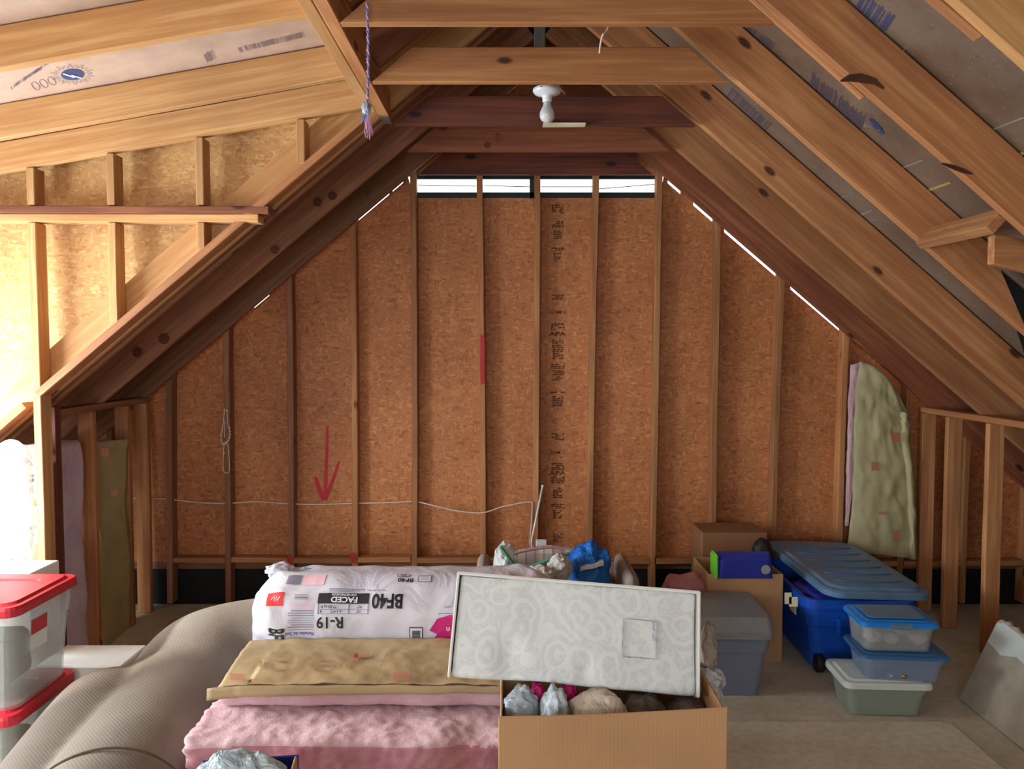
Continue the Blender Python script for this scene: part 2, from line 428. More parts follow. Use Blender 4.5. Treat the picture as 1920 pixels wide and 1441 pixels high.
def softbox(s, r, n, amp=0, freq=5, seed=0, fine=0, ffreq=40):
    """rounded box as a dense grid, with noise"""
    hx, hy, hz = s[0]/2, s[1]/2, s[2]/2; bm = bmesh.new(); cache = {}
    def vert(x, y, z):
        k = (round(x, 5), round(y, 5), round(z, 5))
        if k not in cache:
            p = Vector((x, y, z)); q = Vector((max(-hx+r, min(hx-r, x)), max(-hy+r, min(hy-r, y)), max(-hz+r, min(hz-r, z))))
            d = p-q
            nn = d.normalized() if d.length > 1e-7 else Vector((0, 0, 1))
            if d.length > 1e-7: p = q+nn*r
            if amp: p += nn*amp*noise.noise(p*freq+Vector((seed, seed*2, 0))) + noise.noise_vector(p*freq*.7+Vector((seed, 9, 3)))*amp*.5
            if fine: p += nn*fine*noise.noise(p*ffreq+Vector((seed, 1, 1)))
            cache[k] = bm.verts.new(p)
        return cache[k]
    def grid(f, a, b):
        for i in range(a):
            for j in range(b):
                vs = [vert(*f(i/a, j/b)), vert(*f((i+1)/a, j/b)), vert(*f((i+1)/a, (j+1)/b)), vert(*f(i/a, (j+1)/b))]
                try: bm.faces.new(vs)
                except ValueError: pass
    for sg in (-1, 1):
        grid(lambda u, v: (-hx+2*hx*u, -hy+2*hy*v, sg*hz), n[0], n[1])
        grid(lambda u, v: (-hx+2*hx*u, sg*hy, -hz+2*hz*v), n[0], n[2])
        grid(lambda u, v: (sg*hx, -hy+2*hy*u, -hz+2*hz*v), n[1], n[2])
    return bm
def blob(c, r, amp=.15, freq=3, seed=0, sub=4, ridge=0):
    bm = bmesh.new(); bmesh.ops.create_icosphere(bm, subdivisions=sub, radius=1)
    for v in bm.verts:
        d = v.co.normalized(); k = 1+amp*noise.noise(d*freq+Vector((seed, 0, seed)))
        if ridge: k += ridge*(1-abs(noise.noise(d*freq*2.2+Vector((0, seed, 3))))*3)
        v.co = Vector((d.x*r[0], d.y*r[1], d.z*r[2]))*k + Vector(c)
    return bm
def rring(bm, z, w, d, r, seg=5, cx=0, cy=0):
    vs = []; r = max(r, .001)
    for qx, qy, a0 in ((1, 1, 0), (-1, 1, PI/2), (-1, -1, PI), (1, -1, 3*PI/2)):
        for k in range(seg+1):
            a = a0+PI/2*k/seg
            vs.append(bm.verts.new((cx+qx*(w/2-r)+r*math.cos(a), cy+qy*(d/2-r)+r*math.sin(a), z)))
    return vs
def loft(bm, rings, cap0=True, cap1=True, seg=5):
    R = [rring(bm, z, w, d, r, seg) for z, w, d, r in rings]
    for a, b in zip(R, R[1:]):
        for k in range(len(a)): bm.faces.new((a[k], a[(k+1) % len(a)], b[(k+1) % len(b)], b[k]))
    if cap0: bm.faces.new(R[0][::-1])
    if cap1: bm.faces.new(R[-1])

FONT = {}
def text_geo(body, bold=0):
    c = bpy.data.curves.new('t', 'FONT'); c.body = body; c.size = 1; c.align_x = 'CENTER'; c.align_y = 'CENTER'; c.resolution_u = 3
    c.offset = bold
    o = bpy.data.objects.new('t', c); C.objects.link(o); dg = bpy.context.evaluated_depsgraph_get()
    me = bpy.data.meshes.new_from_object(o.evaluated_get(dg)); C.objects.unlink(o); bpy.data.objects.remove(o); bpy.data.curves.remove(c)
    vs = [v.co.copy() for v in me.vertices]; fs = [tuple(p.vertices) for p in me.polygons]
    bpy.data.meshes.remove(me); return vs, fs
def decal(name, geo, fn, mat, parent):
    """geo: (verts, faces) in 2D, fn maps (x,y) to a point"""
    vs, fs = geo; me = bpy.data.meshes.new(name); me.from_pydata([fn(v[0], v[1]) for v in vs], [], fs)
    o = link(name, me, mat); 
    if parent is not None:
        o.parent = parent; o.matrix_parent_inverse = parent.matrix_world.inverted()
    return o
def plane_fn(o, x, y, h, sx=1):
    o, x, y = Vector(o), Vector(x).normalized(), Vector(y).normalized()
    return lambda a, b: o+x*a*h*sx+y*b*h
def rects(lst):
    vs, fs = [], []
    for x0, y0, x1, y1 in lst:
        k = len(vs); vs += [(x0, y0, 0), (x1, y0, 0), (x1, y1, 0), (x0, y1, 0)]; fs.append((k, k+1, k+2, k+3))
    return vs, fs
def strip2d(pts, w):
    vs, fs = [], []
    for i, p in enumerate(pts):
        a = Vector(pts[max(i-1, 0)]); b = Vector(pts[min(i+1, len(pts)-1)]); t = (b-a).normalized(); nrm = Vector((-t.y, t.x))
        ww = w[i] if isinstance(w, (list, tuple)) else w
        vs += [tuple(Vector(p)+nrm*ww/2)+(0,), tuple(Vector(p)-nrm*ww/2)+(0,)]
    for i in range(len(pts)-1): fs.append((2*i, 2*i+1, 2*i+3, 2*i+2))
    return vs, fs
bpy.context.view_layer.update()

# ================================================================ THE HOUSE FRAME
S = .85                                      # roof slope
ZL = lambda X: CH+1.19-S*(X-.89)             # underside line of the right rafters
RIDGE = .16
SLL = .83
ZLL = lambda X: CH+1.19-SLL*(-.57-X)         # left
COS = 1/math.sqrt(1+S*S); RH = .184; RV = RH/COS
ZR = ZL(RIDGE)
YW = 5.12; YO = 5.21                          # stud fronts, sheathing face

def rafter(side, y, x_end, mat, label, thick=.038, h=RH, x_top=None, lift=0, name='rafter', group=None):
    f = ZL if side > 0 else ZLL; xt = x_top if x_top is not None else RIDGE+side*.03
    n = Vector((S if side > 0 else -SLL, 0, 1)).normalized()
    a = Vector((xt, y+thick/2, f(xt))) + n*(h/2+lift); b = Vector((x_end, y+thick/2, f(x_end))) + n*(h/2+lift)
    return beam(name, a, b, n, h, thick, mat, label, 'rafter', group, bow=.005)
RY = [2.12, 2.745, 3.35, 3.985, 4.505, 5.06]
names_r = ['nearest right-hand rafter, at the top right corner, with a short board nailed beside it',
           'right-hand rafter with two long dark knot scars, meeting the nearest collar tie',
           'right-hand rafter at the left end of the short wooden block, cut off steeply',
           'right-hand rafter meeting the dark red collar tie behind the light bulb',
           'right-hand rafter meeting the collar tie with two dark knots',
           'reddish right-hand rafter against the gable wall, ending behind the insulation batt']
for y, lb, m in zip(RY, names_r, ['pine', 'pine_warm', 'pine_warm', 'pine_warm', 'pine_warm', 'pine_red']):
    rafter(1, y, 4.15, m, lb)
rafter(1, 1.5, 4.15, 'pine', 'nearest right-hand rafter of all, just past the top right corner')
rafter(1, 2.160, 1.29, 'pine_warm', 'short board nailed beside the nearest right-hand rafter', h=.13, name='sister_board', x_top=.9, lift=-.004)
rafter(1, 3.389, 1.25, 'pine_warm', 'short splintered board behind the rafter with the knot scars', h=.10, name='sister_board', x_top=.80, lift=0).location.y -= .60
# scars on the rafter
# left rafters: two full ones behind the dormer, short ones above the header
rafter(-1, 4.505, -3.75, 'pine_dusk', 'left-hand rafter with round dark knots, second from the gable wall')
rafter(-1, 5.06, -3.75, 'pine_dusk', 'dark left-hand rafter against the gable wall')
for y, lb in zip([2.12, 2.745, 3.35], ['nearest', 'second', 'third']):
    rafter(-1, y, -.565, 'pine_red', lb+' short rafter running from the ridge down to the left header beam', x_top=RIDGE-.03)
rafter(-1, 3.945, -3.75, 'pine_dusk', 'doubled left-hand rafter closing the dormer opening, rear board')
rafter(-1, 3.846, -3.75, 'pine', 'doubled left-hand rafter closing the dormer opening, front board')
# ridge board
beam('ridge_board', (RIDGE, -2.4, ZR+.13), (RIDGE, 5.2, ZR+.13), (0, 0, 1), .235, .038, 'pine_old',
     'dark ridge board along the peak above the collar ties', 'board')
# collar ties
TZ = CH+1.115
def tie(yf, zb, h, xl, xr, mat, label, sag=0):
    zt = zb+h
    poly = [(xl, zb), (xr, zb+sag), (xr-h/S, zt+sag), (xl+h/S, zt)]
    o = prism('collar_tie', poly, yf, yf+.037, mat, bev=.003); return tag(o, label, 'collar tie')
tie(2.705, TZ-.006, .14, -.592, .90, 'pine_tie', 'nearest collar tie across the top of the picture, with the cord hanging in front')
tie(3.31, TZ-.001, .145, -.592, .912, 'pine_tie', 'light brown collar tie just in front of the white lampholder')
tie(3.945, TZ, .145, -.592, .925, 'pine_old', 'dark red-stained collar tie behind the light bulb', -.002)
tie(4.465, TZ+.0, .14, -.60, .905, 'pine_red', 'reddish brown collar tie with two dark oval knots')
tie(5.018, TZ-.008, .15, -.60, .90, 'pine_old', 'collar tie right above the gable vent opening')
for (px, py, rx, rz) in ((934, 258, 6.5, 9), (914, 272, 6.5, 6)):
    o = None
    t = [ob for ob in C.objects if ob.name.startswith('collar_tie') and 'oval knots' in ob['label']][0]
    c = P(px, py, 4.4645); vs = [(0, 0, 0)]+[(math.cos(k*PI/8)*rx/323, math.sin(k*PI/8)*rz/323, 0) for k in range(16)]
    bpy.context.view_layer.update()
    decal('knot', (vs, [(0, k+1, (k+1) % 16+1) for k in range(16)]), lambda a, b, c=c: c+Vector((a, 0, b)), 'pine_old', t)

t = [ob for ob in C.objects if 'round dark knots' in ob.get('label', '')][0]
for (px, py, r) in ((595, 379, 8), (623, 367, 8), (515, 468, 8), (307, 635, 10), (257, 661, 9)):
    c = P(px, py, 4.4975); vs = [(0, 0, 0)]+[(math.cos(k*PI/10)*r/322*(1+.12*math.sin(k*2.3)), math.sin(k*PI/10)*r/322, 0) for k in range(20)]
    decal('knot', (vs, [(0, k+1, (k+1) % 20+1) for k in range(20)]), lambda a, b, c=c: c+Vector((a, 0, b)), 'pine_old', t)

# gable wall studs
studs = [((205, 900), (208, 1100)), ((316, 730), (318, 1100)), ((424, 650), (427, 1050)), ((541, 560), (545, 1040)), ((661, 470), (665, 1040)),
         ((774, 400), (776, 1040)), ((899, 400), (905, 1040)), ((1008, 400), (1004, 1040)), ((1118, 400), (1108, 1010)),
         ((1236, 400), (1225, 1050)), ((1346, 480), (1337, 1040)), ((1466, 570), (1452, 1040)), ((1587, 680), (1576, 1040)),
         ((1703, 800), (1690, 1040)), ((1815, 850), (1806, 1100)), ((1935, 900), (1924, 1100))]
slabs = ['left wall-end stud seen beyond the knee wall beside the kraft-faced batt', 'dark gable stud at the left corner, next to the knee wall',
         'gable stud with the white beaded cord hanging on it', 'gable stud just left of the red arrow', 'gable stud just right of the red arrow',
         'tall gable stud under the left end of the vent opening', 'tall gable stud with a long red paint mark', 'tall gable stud just left of the ink-stamped sheathing',
         'tall gable stud just right of the ink-stamped sheathing', 'tall gable stud under the right end of the vent opening',
         'gable stud with a dark knot, first one right of the vent', 'gable stud second right of the vent', 'gable stud at the left edge of the tall hanging batt',
         'gable stud at the right edge of the tall hanging batt', 'gable stud behind the right knee wall, beyond the first opening', 'rightmost gable stud behind the knee wall']
SX = []
studobs = []
for (a, b), lb in zip(studs, slabs):
    A = P(*a, YW); B = P(*b, YW); d = (B-A)/(B.z-A.z)
    lo = A+d*(.04-A.z)
    f = ZLL if A.x < RIDGE else ZL
    zt = min(f(A.x)+.10, TZ+.07)
    hi = A+d*(zt-A.z)
    m = 'pine_warm' if A.x > -1.2 else 'pine_dusk'
    o = beam('wall_stud', lo+Vector((0, .045, 0)), hi+Vector((0, .045, 0)), (0, 1, 0), .088, .038, m, lb, 'stud', bow=.009)
    studobs.append(o); SX.append((lambda z, A=A, d=d: (A+d*(z-A.z)).x))
# blocking between studs
BZ = [.352, .352, .348, .356, .352, .350, .350, .345, .342, .338, .338, .33, .33, .33, .33]
blab = ['behind the left kraft-faced batt', 'at the left corner of the gable wall', 'below the beaded cord', 'red paint at its right end',
        'dusty one right of the red arrow', 'behind the left end of the wrapped insulation package', 'dusty one behind the middle of the package', 'behind the plaid armchair, left of its middle',
        'behind the plaid armchair, right of its middle', 'right of the plaid armchair', 'behind the brown box with the round black thing', 'behind the blue wheeled tote', 'below the tall hanging batt',
        'behind the right knee wall, first opening', 'behind the right knee wall, second opening']
blocks = []
for i in range(1, len(studs)-1+0):
    z = BZ[i-1]; x0 = SX[i](z)+.021; x1 = SX[i+1](z)-.021
    if i == 0: continue
    b = beam('blocking', (x0, YW+.044, z-.018+random.uniform(-.004, .004)), (x1, YW+.044, z-.018+random.uniform(-.004, .004)), (0, 1, 0), .086, .036,
             'pine_warm', 'horizontal blocking board between gable studs, '+blab[i], 'blocking board', bow=.001)
    blocks.append(b)

# ---- gable wall sheathing (structure) with rake gaps and a vent opening
def yline(px, side, Yr):     # picture y of a rafter's rear lower edge at column px
    f = ZL if side > 0 else ZLL
    X = P(px, 650, Yr).x; Z = f(X)
    d = Vector((X, Yr, Z-CH)); c, s = math.cos(PITCH), math.sin(PITCH)
    fy = d.y*c-d.z*s; u = d.y*s+d.z*c
    return 720.5-F*u/fy
gl = [(330, 368), (476, 505), (672, 730), (736, 756)]
gr = [(1252, 1276), (1300, 1336), (1358, 1456), (1482, 1574)]
def edge(side, xs, gaps, g):
    out = []
    for px in xs:
        y = yline(px, side, 5.098)
        for (a, b) in gaps:
            if a <= px <= b: y += g; break
        else: y -= 14
        p = P(px, y, YO); out.append((p.x, p.z))
    return out
def xs_of(a, b, gaps):
    s = {a, b}
    for (u, v) in gaps: s |= {u-.5, u, v, v+.5}
    return sorted(s)
zv0, zv1 = P(1000, 371, YO).z, P(1000, 336, YO).z
left = edge(-1, xs_of(150, 762, gl), gl, -.3); right = edge(1, xs_of(1246, 1790, gr), gr, 2.4)
xl, xr = P(778, 371, YO).x, P(1238, 371, YO).x
bm = bmesh.new()
zb = .30
poly = [(left[0][0]-.9, zb), (right[-1][0]+.95, zb), (right[-1][0]+.95, right[-1][1]-.75), *[p for p in right[::-1] if p[1] < zv0+.3 and p[0] > xr], (xr, zv0), (xl, zv0), *[p for p in left[::-1] if p[0] < xl], (left[0][0]-.9, left[0][1]-.74)]
merge_into(bm, poly, YO, YO+.012)
merge_into(bm, [(-1.0, zv1+.02), (1.3, zv1+.02), (RIDGE, ZR+.3)], YO, YO+.012)
wall = struct(fin('wall_back', bm, 'osb'))
# shade of the openings under the sheathing put in as a black panel; brown board
struct(prism('wall_dark_gap', [(-4.2, 0), (4.5, 0), (4.5, .29), (-4.2, .29)], YO+.02, YO+.04, 'black'))
o = struct(prism('trim_2', [(-2.6, .25), (SX[15](.3), .25), (SX[15](.3), .31), (-2.6, .31)], YO+.002, YO+.018, 'pine_dusk'))
# vent
vt = empty('gable_vent', (0, YO, zv0), 'louvred vent opening at the top of the gable wall, glowing with daylight', 'vent')
bm = bmesh.new()
box(bm, ((xl+xr)/2, 0, .018), (xr-xl+.02, .02, .036)); box(bm, ((xl+xr)/2, .0, zv1-zv0+.01), (xr-xl+.02, .02, .02))
box(bm, (xl, 0, .06), (.02, .02, .13)); box(bm, (xr, 0, .06), (.02, .02, .13)); box(bm, (P(998, 350, YO).x, 0, .06), (.035, .02, .13))
fin('frame', bm, 'vent', vt)
bm = bmesh.new()
for px0, y0, px1, y1 in ((784, 347, 893, 349), (907, 348, 993, 350), (1015, 350, 1113, 350), (1123, 354, 1232, 345)):
    a = P(px0, y0, YO+.01); b = P(px1, y1, YO+.01); tube(bm, [a-Vector((0, YO, zv0)), b-Vector((0, YO, zv0))], .0028, 6)
fin('slat', bm, 'vent', vt)

# ---- stamps and paint on the gable sheathing
bpy.context.view_layer.update()
def onwall(px, py): return P(px, py, YO-.0015)
def wfn(px, py, hpx, sx=1, rot=0, Y=YO-.0015):
    o = P(px, py, Y); k = hpx*Y/F
    c, s = math.cos(rot), math.sin(rot)
    return lambda a, b: o+Vector(((a*sx*c-b*s)*k, 0, (a*sx*s+b*c)*k))
for y in (626, 887): decal('stamp', text_geo('APA', .03), wfn(1045, y, 11, 1.5), 'stencil', wall)
decal('stamp', text_geo('SEAM C', .01), wfn(1046, 585, 8, 1.3), 'stencil', wall)
decal('stamp', text_geo('EAM C', .01), wfn(1046, 848, 8, 1.3), 'stencil', wall)
rs = random.Random(3)
L = []
for y0, y1, w in ((384, 398, 22), (414, 426, 22), (432, 446, 16), (464, 470, 24), (474, 488, 16), (552, 560, 22), (606, 618, 26), (636, 650, 22), (654, 672, 20),
                  (682, 690, 26), (694, 712, 20), (734, 737, 28), (742, 760, 20), (812, 824, 24), (868, 880, 24), (893, 905, 26), (914, 932, 18), (944, 952, 26), (956, 970, 18), (1000, 1016, 18)):
    y = y0
    while y < y1:
        x = 1046-w/2
        while x < 1046+w/2:
            ww = rs.uniform(2.5, 8)
            if rs.random() < .84: L.append((x, -y-2.3, min(x+ww, 1046+w/2), -y))
            x += ww+rs.uniform(.6, 2)
        y += 3.4
g = rects(L)
decal('stamp', g, lambda a, b: P(a, -b, YO-.0015), 'stencil', wall)
# red arrow
def pxdecal(name, pts, w, mat, parent, Y):
    vs, fs = strip2d([(a, -b) for a, b in pts], w); return decal(name, (vs, fs), lambda a, b: P(a, -b, Y), mat, parent)
pxdecal('painted_arrow', [(614, 798), (613, 840), (611, 900), (609, 938)], [5, 6, 7, 7], 'redpaint', wall, YO-.0015)
pxdecal('painted_arrow', [(591, 893), (598, 915), (608, 938)], [6, 9, 9], 'redpaint', wall, YO-.002)
pxdecal('painted_arrow', [(636, 864), (626, 895), (610, 936)], [4, 6, 8], 'redpaint', wall, YO-.0025)
# red on stud and on blockings
st = studobs[6]
def on_stud(i, pts, w, name='paint_mark'):
    vs, fs = strip2d([(a, -b) for a, b in pts], w)
    return decal(name, (vs, fs), lambda a, b: P(a, -b, YW-.012), 'redpaint', studobs[i])
on_stud(6, [(904, 627), (905, 650), (904, 690), (904, 720)], [7, 9, 8, 6])
on_stud(3, [(543, 1040), (544, 1075)], [8, 9]); on_stud(4, [(661, 1036), (662, 1056)], [10, 8])

# ================================================================ KNEE WALLS
def kstud(x, y, z0, z1, mat, label, name='knee_wall_stud', outward=1, wd=.089, th=.038):
    return beam(name, (x+outward*wd/2, y, z0), (x+outward*wd/2, y, z1), (1, 0, 0), wd, th, mat, label, 'stud', bow=.004)
XR = 2.70
zk = ZL(XR)-.03
beam('knee_wall_plate', (XR+.045, 5.10, CH-.40-.012), (XR+.045, 2.2, CH-.40-.012), (1, 0, 0), .089, .036, 'pine_warm',
     'long top plate of the right knee wall, running under the right-hand rafters', 'plate', bow=.002)
for y, lb, m in ((5.085, 'right knee wall stud touching the gable wall beside the hanging batt', 'pine_warm'), (4.785, 'bright-edged right knee wall stud, second from the gable wall', 'pine_warm'),
              (4.375, 'right knee wall stud standing just beyond the torn plasterboard', 'pine_warm'), (3.965, 'right knee wall stud at the picture edge, behind the torn plasterboard', 'pine_warm'),
              (3.555, 'right knee wall stud nearest the viewer, beyond the picture edge', 'pine_warm')):
    kstud(XR, y, .002, CH-.432, m, lb)
XLK = -2.39
beam('knee_wall_plate', (XLK-.045, 5.10, CH-.345), (XLK-.045, 3.99, CH-.345), (1, 0, 0), .089, .036, 'pine_dusk',
     'dark top plate of the left knee wall', 'plate', bow=.002)
for y, lb in ((5.06, 'left knee wall stud next to the gable wall corner'), (4.82, 'left knee wall stud behind the kraft-faced batt'),
              (4.41, 'broad-faced left knee wall stud between pink insulation and kraft-faced batt')):
    kstud(XLK, y, .002, CH-.365, 'pine_warm', lb, outward=-1)
# boards in the eaves beyond the left knee wall
# floor (structure)
bm = bmesh.new(); box(bm, (.2, 1.4, -.02), (9.4, 8.2, .04)); struct(fin('floor', bm, 'floor'))
o = prism('hardboard_sheet', [(.58, .0015), (2.05, .0015), (2.05, .006), (.58, .006)], 1.2, 3.55, 'sheet')
tag(o, 'pale dusty hardboard sheet lying on the floor at right, below the small bins', 'board')
# ================================================================ ROOF (structure)
nR = Vector((S, 0, 1)).normalized(); nL = Vector((-SLL, 0, 1)).normalized()
def roofplane(name, side, y0, y1, x0, x1, mat='foil', off=RH+.006, th=.02):
    f = ZL if side > 0 else ZLL; v = off/COS; t = th/COS
    poly = [(x0, f(x0)+v), (x1, f(x1)+v), (x1, f(x1)+v+t), (x0, f(x0)+v+t)]
    return struct(prism(name, poly, y0, y1, mat))
ceil_r = roofplane('ceiling', 1, -2.6, 5.32, RIDGE, 4.5)
roofplane('ceiling', -1, 3.90, 5.32, RIDGE-.001, -4.1, 'pine_old')
roofplane('ceiling', -1, -2.6, 3.90, RIDGE-.001, -.70, 'pine_old')
# outer eave closers
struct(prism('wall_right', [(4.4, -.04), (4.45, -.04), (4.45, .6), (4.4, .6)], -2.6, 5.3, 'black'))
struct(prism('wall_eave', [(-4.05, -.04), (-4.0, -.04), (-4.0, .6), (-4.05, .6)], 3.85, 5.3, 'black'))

# ================================================================ DORMER (left)
DS = .176
DZ = lambda X: CH+1.160-DS*(-X-.63)         # underside of dormer rafters
XD = -3.3
dn = Vector((-DS, 0, 1)).normalized()
for y, lb in ((2.12-.01, 'nearest'), (2.72, 'second'), (3.34, 'third'), (3.80-.045, 'fourth')):
    a = Vector((-.702, y+.019, DZ(-.702)))+dn*.07; b = Vector((XD+.03, y+.019, DZ(XD+.03)))+dn*.07
    n = {'nearest': 'nearest dormer rafter, at the top left corner above the picture edge', 'second': 'dormer rafter nearest the viewer in view, with a split knot',
         'third': 'middle dormer rafter, just behind the printed blue sun emblem', 'fourth': 'farthest dormer rafter, right above the dormer side wall'}[lb]
    h = .14 if lb != 'fourth' else .14
    beam('dormer_rafter', a, b, dn, .14, .038, 'pine', n, 'rafter', bow=.003)
# dormer header
hd = empty('header_beam', (-.66, 1.5, TZ), 'doubled header beam on the left carrying the dormer rafters and the collar tie ends', 'beam')
bpy.context.view_layer.update()
def part(o, par):
    o.parent = par; o.matrix_parent_inverse = par.matrix_world.inverted(); return o
part(beam('board', (-.619, -2.3, TZ+.066), (-.619, 3.84, TZ+.066), (0, 0, 1), .135, .050, 'pine_warm'), hd)
part(beam('board', (-.672, -2.3, TZ+.072), (-.672, 3.74, TZ+.072), (0, 0, 1), .14, .050, 'pine'), hd)
pt = prism('joist_hanger_plate', [(-.64, 0), (-.595, 0), (-.595, .004), (-.64, .004)], 3.79, 3.9, 'galv'); pt.location.z = TZ-.006; part(pt, hd)
# dormer ceiling
def dpoly(x0, x1, off, th):
    return [(x0, DZ(x0)+off), (x1, DZ(x1)+off), (x1, DZ(x1)+off+th), (x0, DZ(x0)+off+th)]
bm = bmesh.new(); merge_into(bm, dpoly(-.64, XD-.1, .148, .02), -2.6, 3.842); merge_into(bm, dpoly(-1.3, XD-.1, .148, .02), 3.842, 3.90)
ceil_d = struct(fin('ceiling', bm, 'foil_lit'))
# dormer side wall
CY = 3.75
def solez(X): return ZLL(X)
osbp = [(XD-.02, ZLL(XD-.02)+.03), (-.70, ZLL(-.70)+.03), (-.70, DZ(-.7)+.14), (XD-.02, DZ(XD-.02)+.14)]
struct(prism('wall_dormer', osbp, 3.893, 3.905, 'osb_pale'))
n = nL
for xa, xb, lb in ((-.70, -2.30, 'long sloping sole plate of the dormer side wall, right of the corner post'), (-2.36, XD, 'short sloping sole plate left of the bright corner post')):
    a = Vector((xa, CY+.045, ZLL(xa)))+n*.019; b = Vector((xb, CY+.045, ZLL(xb)))+n*.019
    beam('sloping_sole_plate', a, b, (0, 1, 0), .088, .037, 'pine_warm', lb, 'plate', bow=.002)
zA0, zA1 = P(0, 399, CY).z, P(0, 384, CY).z
xe = -1.17
o = beam('wall_plate', (XD, CY+.045, zA0+.019), (xe, CY+.045, zA0+.015), (0, 1, 0), .089, .037, 'pine_red', 'upper board of the doubled level plate on the dormer side wall', 'plate', bow=.001)
o = beam('wall_plate', (XD, CY+.045, zA0-.020), (xe-.05, CY+.045, zA0-.024), (0, 1, 0), .089, .037, 'pine', 'lower board of the doubled level plate on the dormer side wall', 'plate', bow=.001)
zu = zA0+.038; zl = zA0-.042
for px, lb in ((58, 'first from the left'), (208, 'second from the left'), (375, 'third from the left'), (565, 'shortest, farthest right')):
    X = P(px, 400, CY).x
    top = DZ(X)-.004; z0 = zu+.002 if px < 500 else ZLL(X)+.055
    beam('cripple_stud', (X, CY+.045, z0), (X, CY+.045, top), (0, 1, 0), .088, .038, 'pine', 'short upper stud above the level plate of the dormer side wall, '+lb, 'stud', bow=.001)
for px, lb in ((208, 'stud below the level plate of the dormer side wall, standing on the sloping plate'), (375, 'shortest stud below the level plate, beside the cut end of a board')):
    X = P(px, 400, CY).x
    beam('cripple_stud', (X, CY+.045, ZLL(X)+.055), (X, CY+.045, zl-.002), (0, 1, 0), .088, .038, 'pine', lb, 'stud', bow=.001)
X = P(58, 400, CY).x
beam('corner_post', (X+.0, CY+.045, .0), (X+.0, CY+.045, zl-.002), (0, 1, 0), .088, .038, 'pine', 'full-height corner post of the dormer opening at left, bright front edge', 'post', bow=.002)
beam('corner_post', (X-.01, CY+.16, .0), (X-.01, CY+.16, CH-.30), (0, 1, 0), .05, .038, 'pine_old', 'dark post right behind the bright corner post', 'post', bow=.002)
# dormer front wall with window (daylight comes in there)
bm = bmesh.new()
W0, W1, WZ0, WZ1 = 1.6, 3.7, .75, 2.2
ZT = DZ(XD)+.16
for (y0, y1, z0, z1) in ((-2.6, -1.0, 0, ZT), (-1.0, 1.0, 0, .95), (-1.0, 1.0, 1.95, ZT), (1.0, W0, 0, ZT), (W1, 3.95, 0, ZT), (W0, W1, 0, WZ0), (W0, W1, WZ1, ZT)):
    box(bm, (XD-.02, (y0+y1)/2, (z0+z1)/2), (.03, y1-y0, z1-z0))
struct(fin('wall_left', bm, 'osb_pale'))
def window(name, y0, y1, z0, z1, x):
    wn = bpy.data.objects.new(name, None); C.objects.link(wn); wn.location = (x, (y0+y1)/2, z0); struct(wn)
    bm = bmesh.new(); H = z1-z0; Wd = y1-y0
    for c, s in (((0, 0, .02), (.06, Wd, .04)), ((0, 0, H-.02), (.06, Wd, .04)), ((0, -Wd/2+.02, H/2), (.06, .04, H)), ((0, Wd/2-.02, H/2), (.06, .04, H)), ((0, 0, H/2), (.05, .05, H))):
        box(bm, c, s)
    fin('window_frame', bm, 'white_metal', wn); return wn
window('window_1', W0, W1, WZ0, WZ1, XD-.02)
window('window_added', -1.0, 1.0, .95, 1.95, XD-.02)  # unseen window added around the near fill lamp
# rear wall with a window
bm = bmesh.new()
for (x0, x1, z0, z1) in ((-3.4, -1.6, 0, 2.8), (.2, 4.5, 0, 3.2), (-1.6, .2, 0, 1.05), (-1.6, .2, 2.45, 3.4)):
    box(bm, ((x0+x1)/2, -2.6, (z0+z1)/2), (x1-x0, .03, z1-z0))
struct(fin('wall_front', bm, 'osb'))
wn = window('window_2', -.9, .9, 0, 1.4, 0); wn.rotation_euler.z = PI/2; wn.location = (-.7, -2.6, 1.05)

# ================================================================ PRINTS, SEAMS AND NAILS ON THE FOIL
bpy.context.view_layer.update()
# points on the right roof foil
def roof_hit(px, py, side=1):
    r = ray(px, py); o = Vector((0, 0, CH)); off = (RH+.006-.003)/COS
    # Z = f(X)+off ; f linear
    if side > 0: k = -S; c0 = ZL(0)+off
    else: k = S; c0 = ZLL(0)+off
    t = (c0+k*o.x-o.z)/(r.z-k*r.x); return o+r*t
def dorm_hit(px, py):
    r = ray(px, py); o = Vector((0, 0, CH)); k = DS; c0 = DZ(0)+.148-.002
    t = (c0-o.z)/(r.z-k*r.x); return o+r*t
def quad_fn(hit, c, ux, uy):
    """local frame spanned by three picture points on the surface: centre, right, up"""
    O = hit(*c); X = hit(*ux)-O; Y = hit(*uy)-O
    return lambda a, b: O+X*a+Y*b
def sun_geo():
    vs, fs = [], []
    pts = []
    for k in range(40):
        a = 2*PI*k/40; r = 1.0 if k % 2 else (1.55 if k % 4 else 1.35); pts.append((r*math.cos(a), r*math.sin(a)))
    pts.append(pts[0]); return strip2d(pts, .06)
def disc_geo():
    vs = [(0, 0, 0)]+[(.8*math.cos(k*PI/16), .8*math.sin(k*PI/16), 0) for k in range(32)]
    return vs, [(0, k+1, (k+1) % 32+1) for k in range(32)]
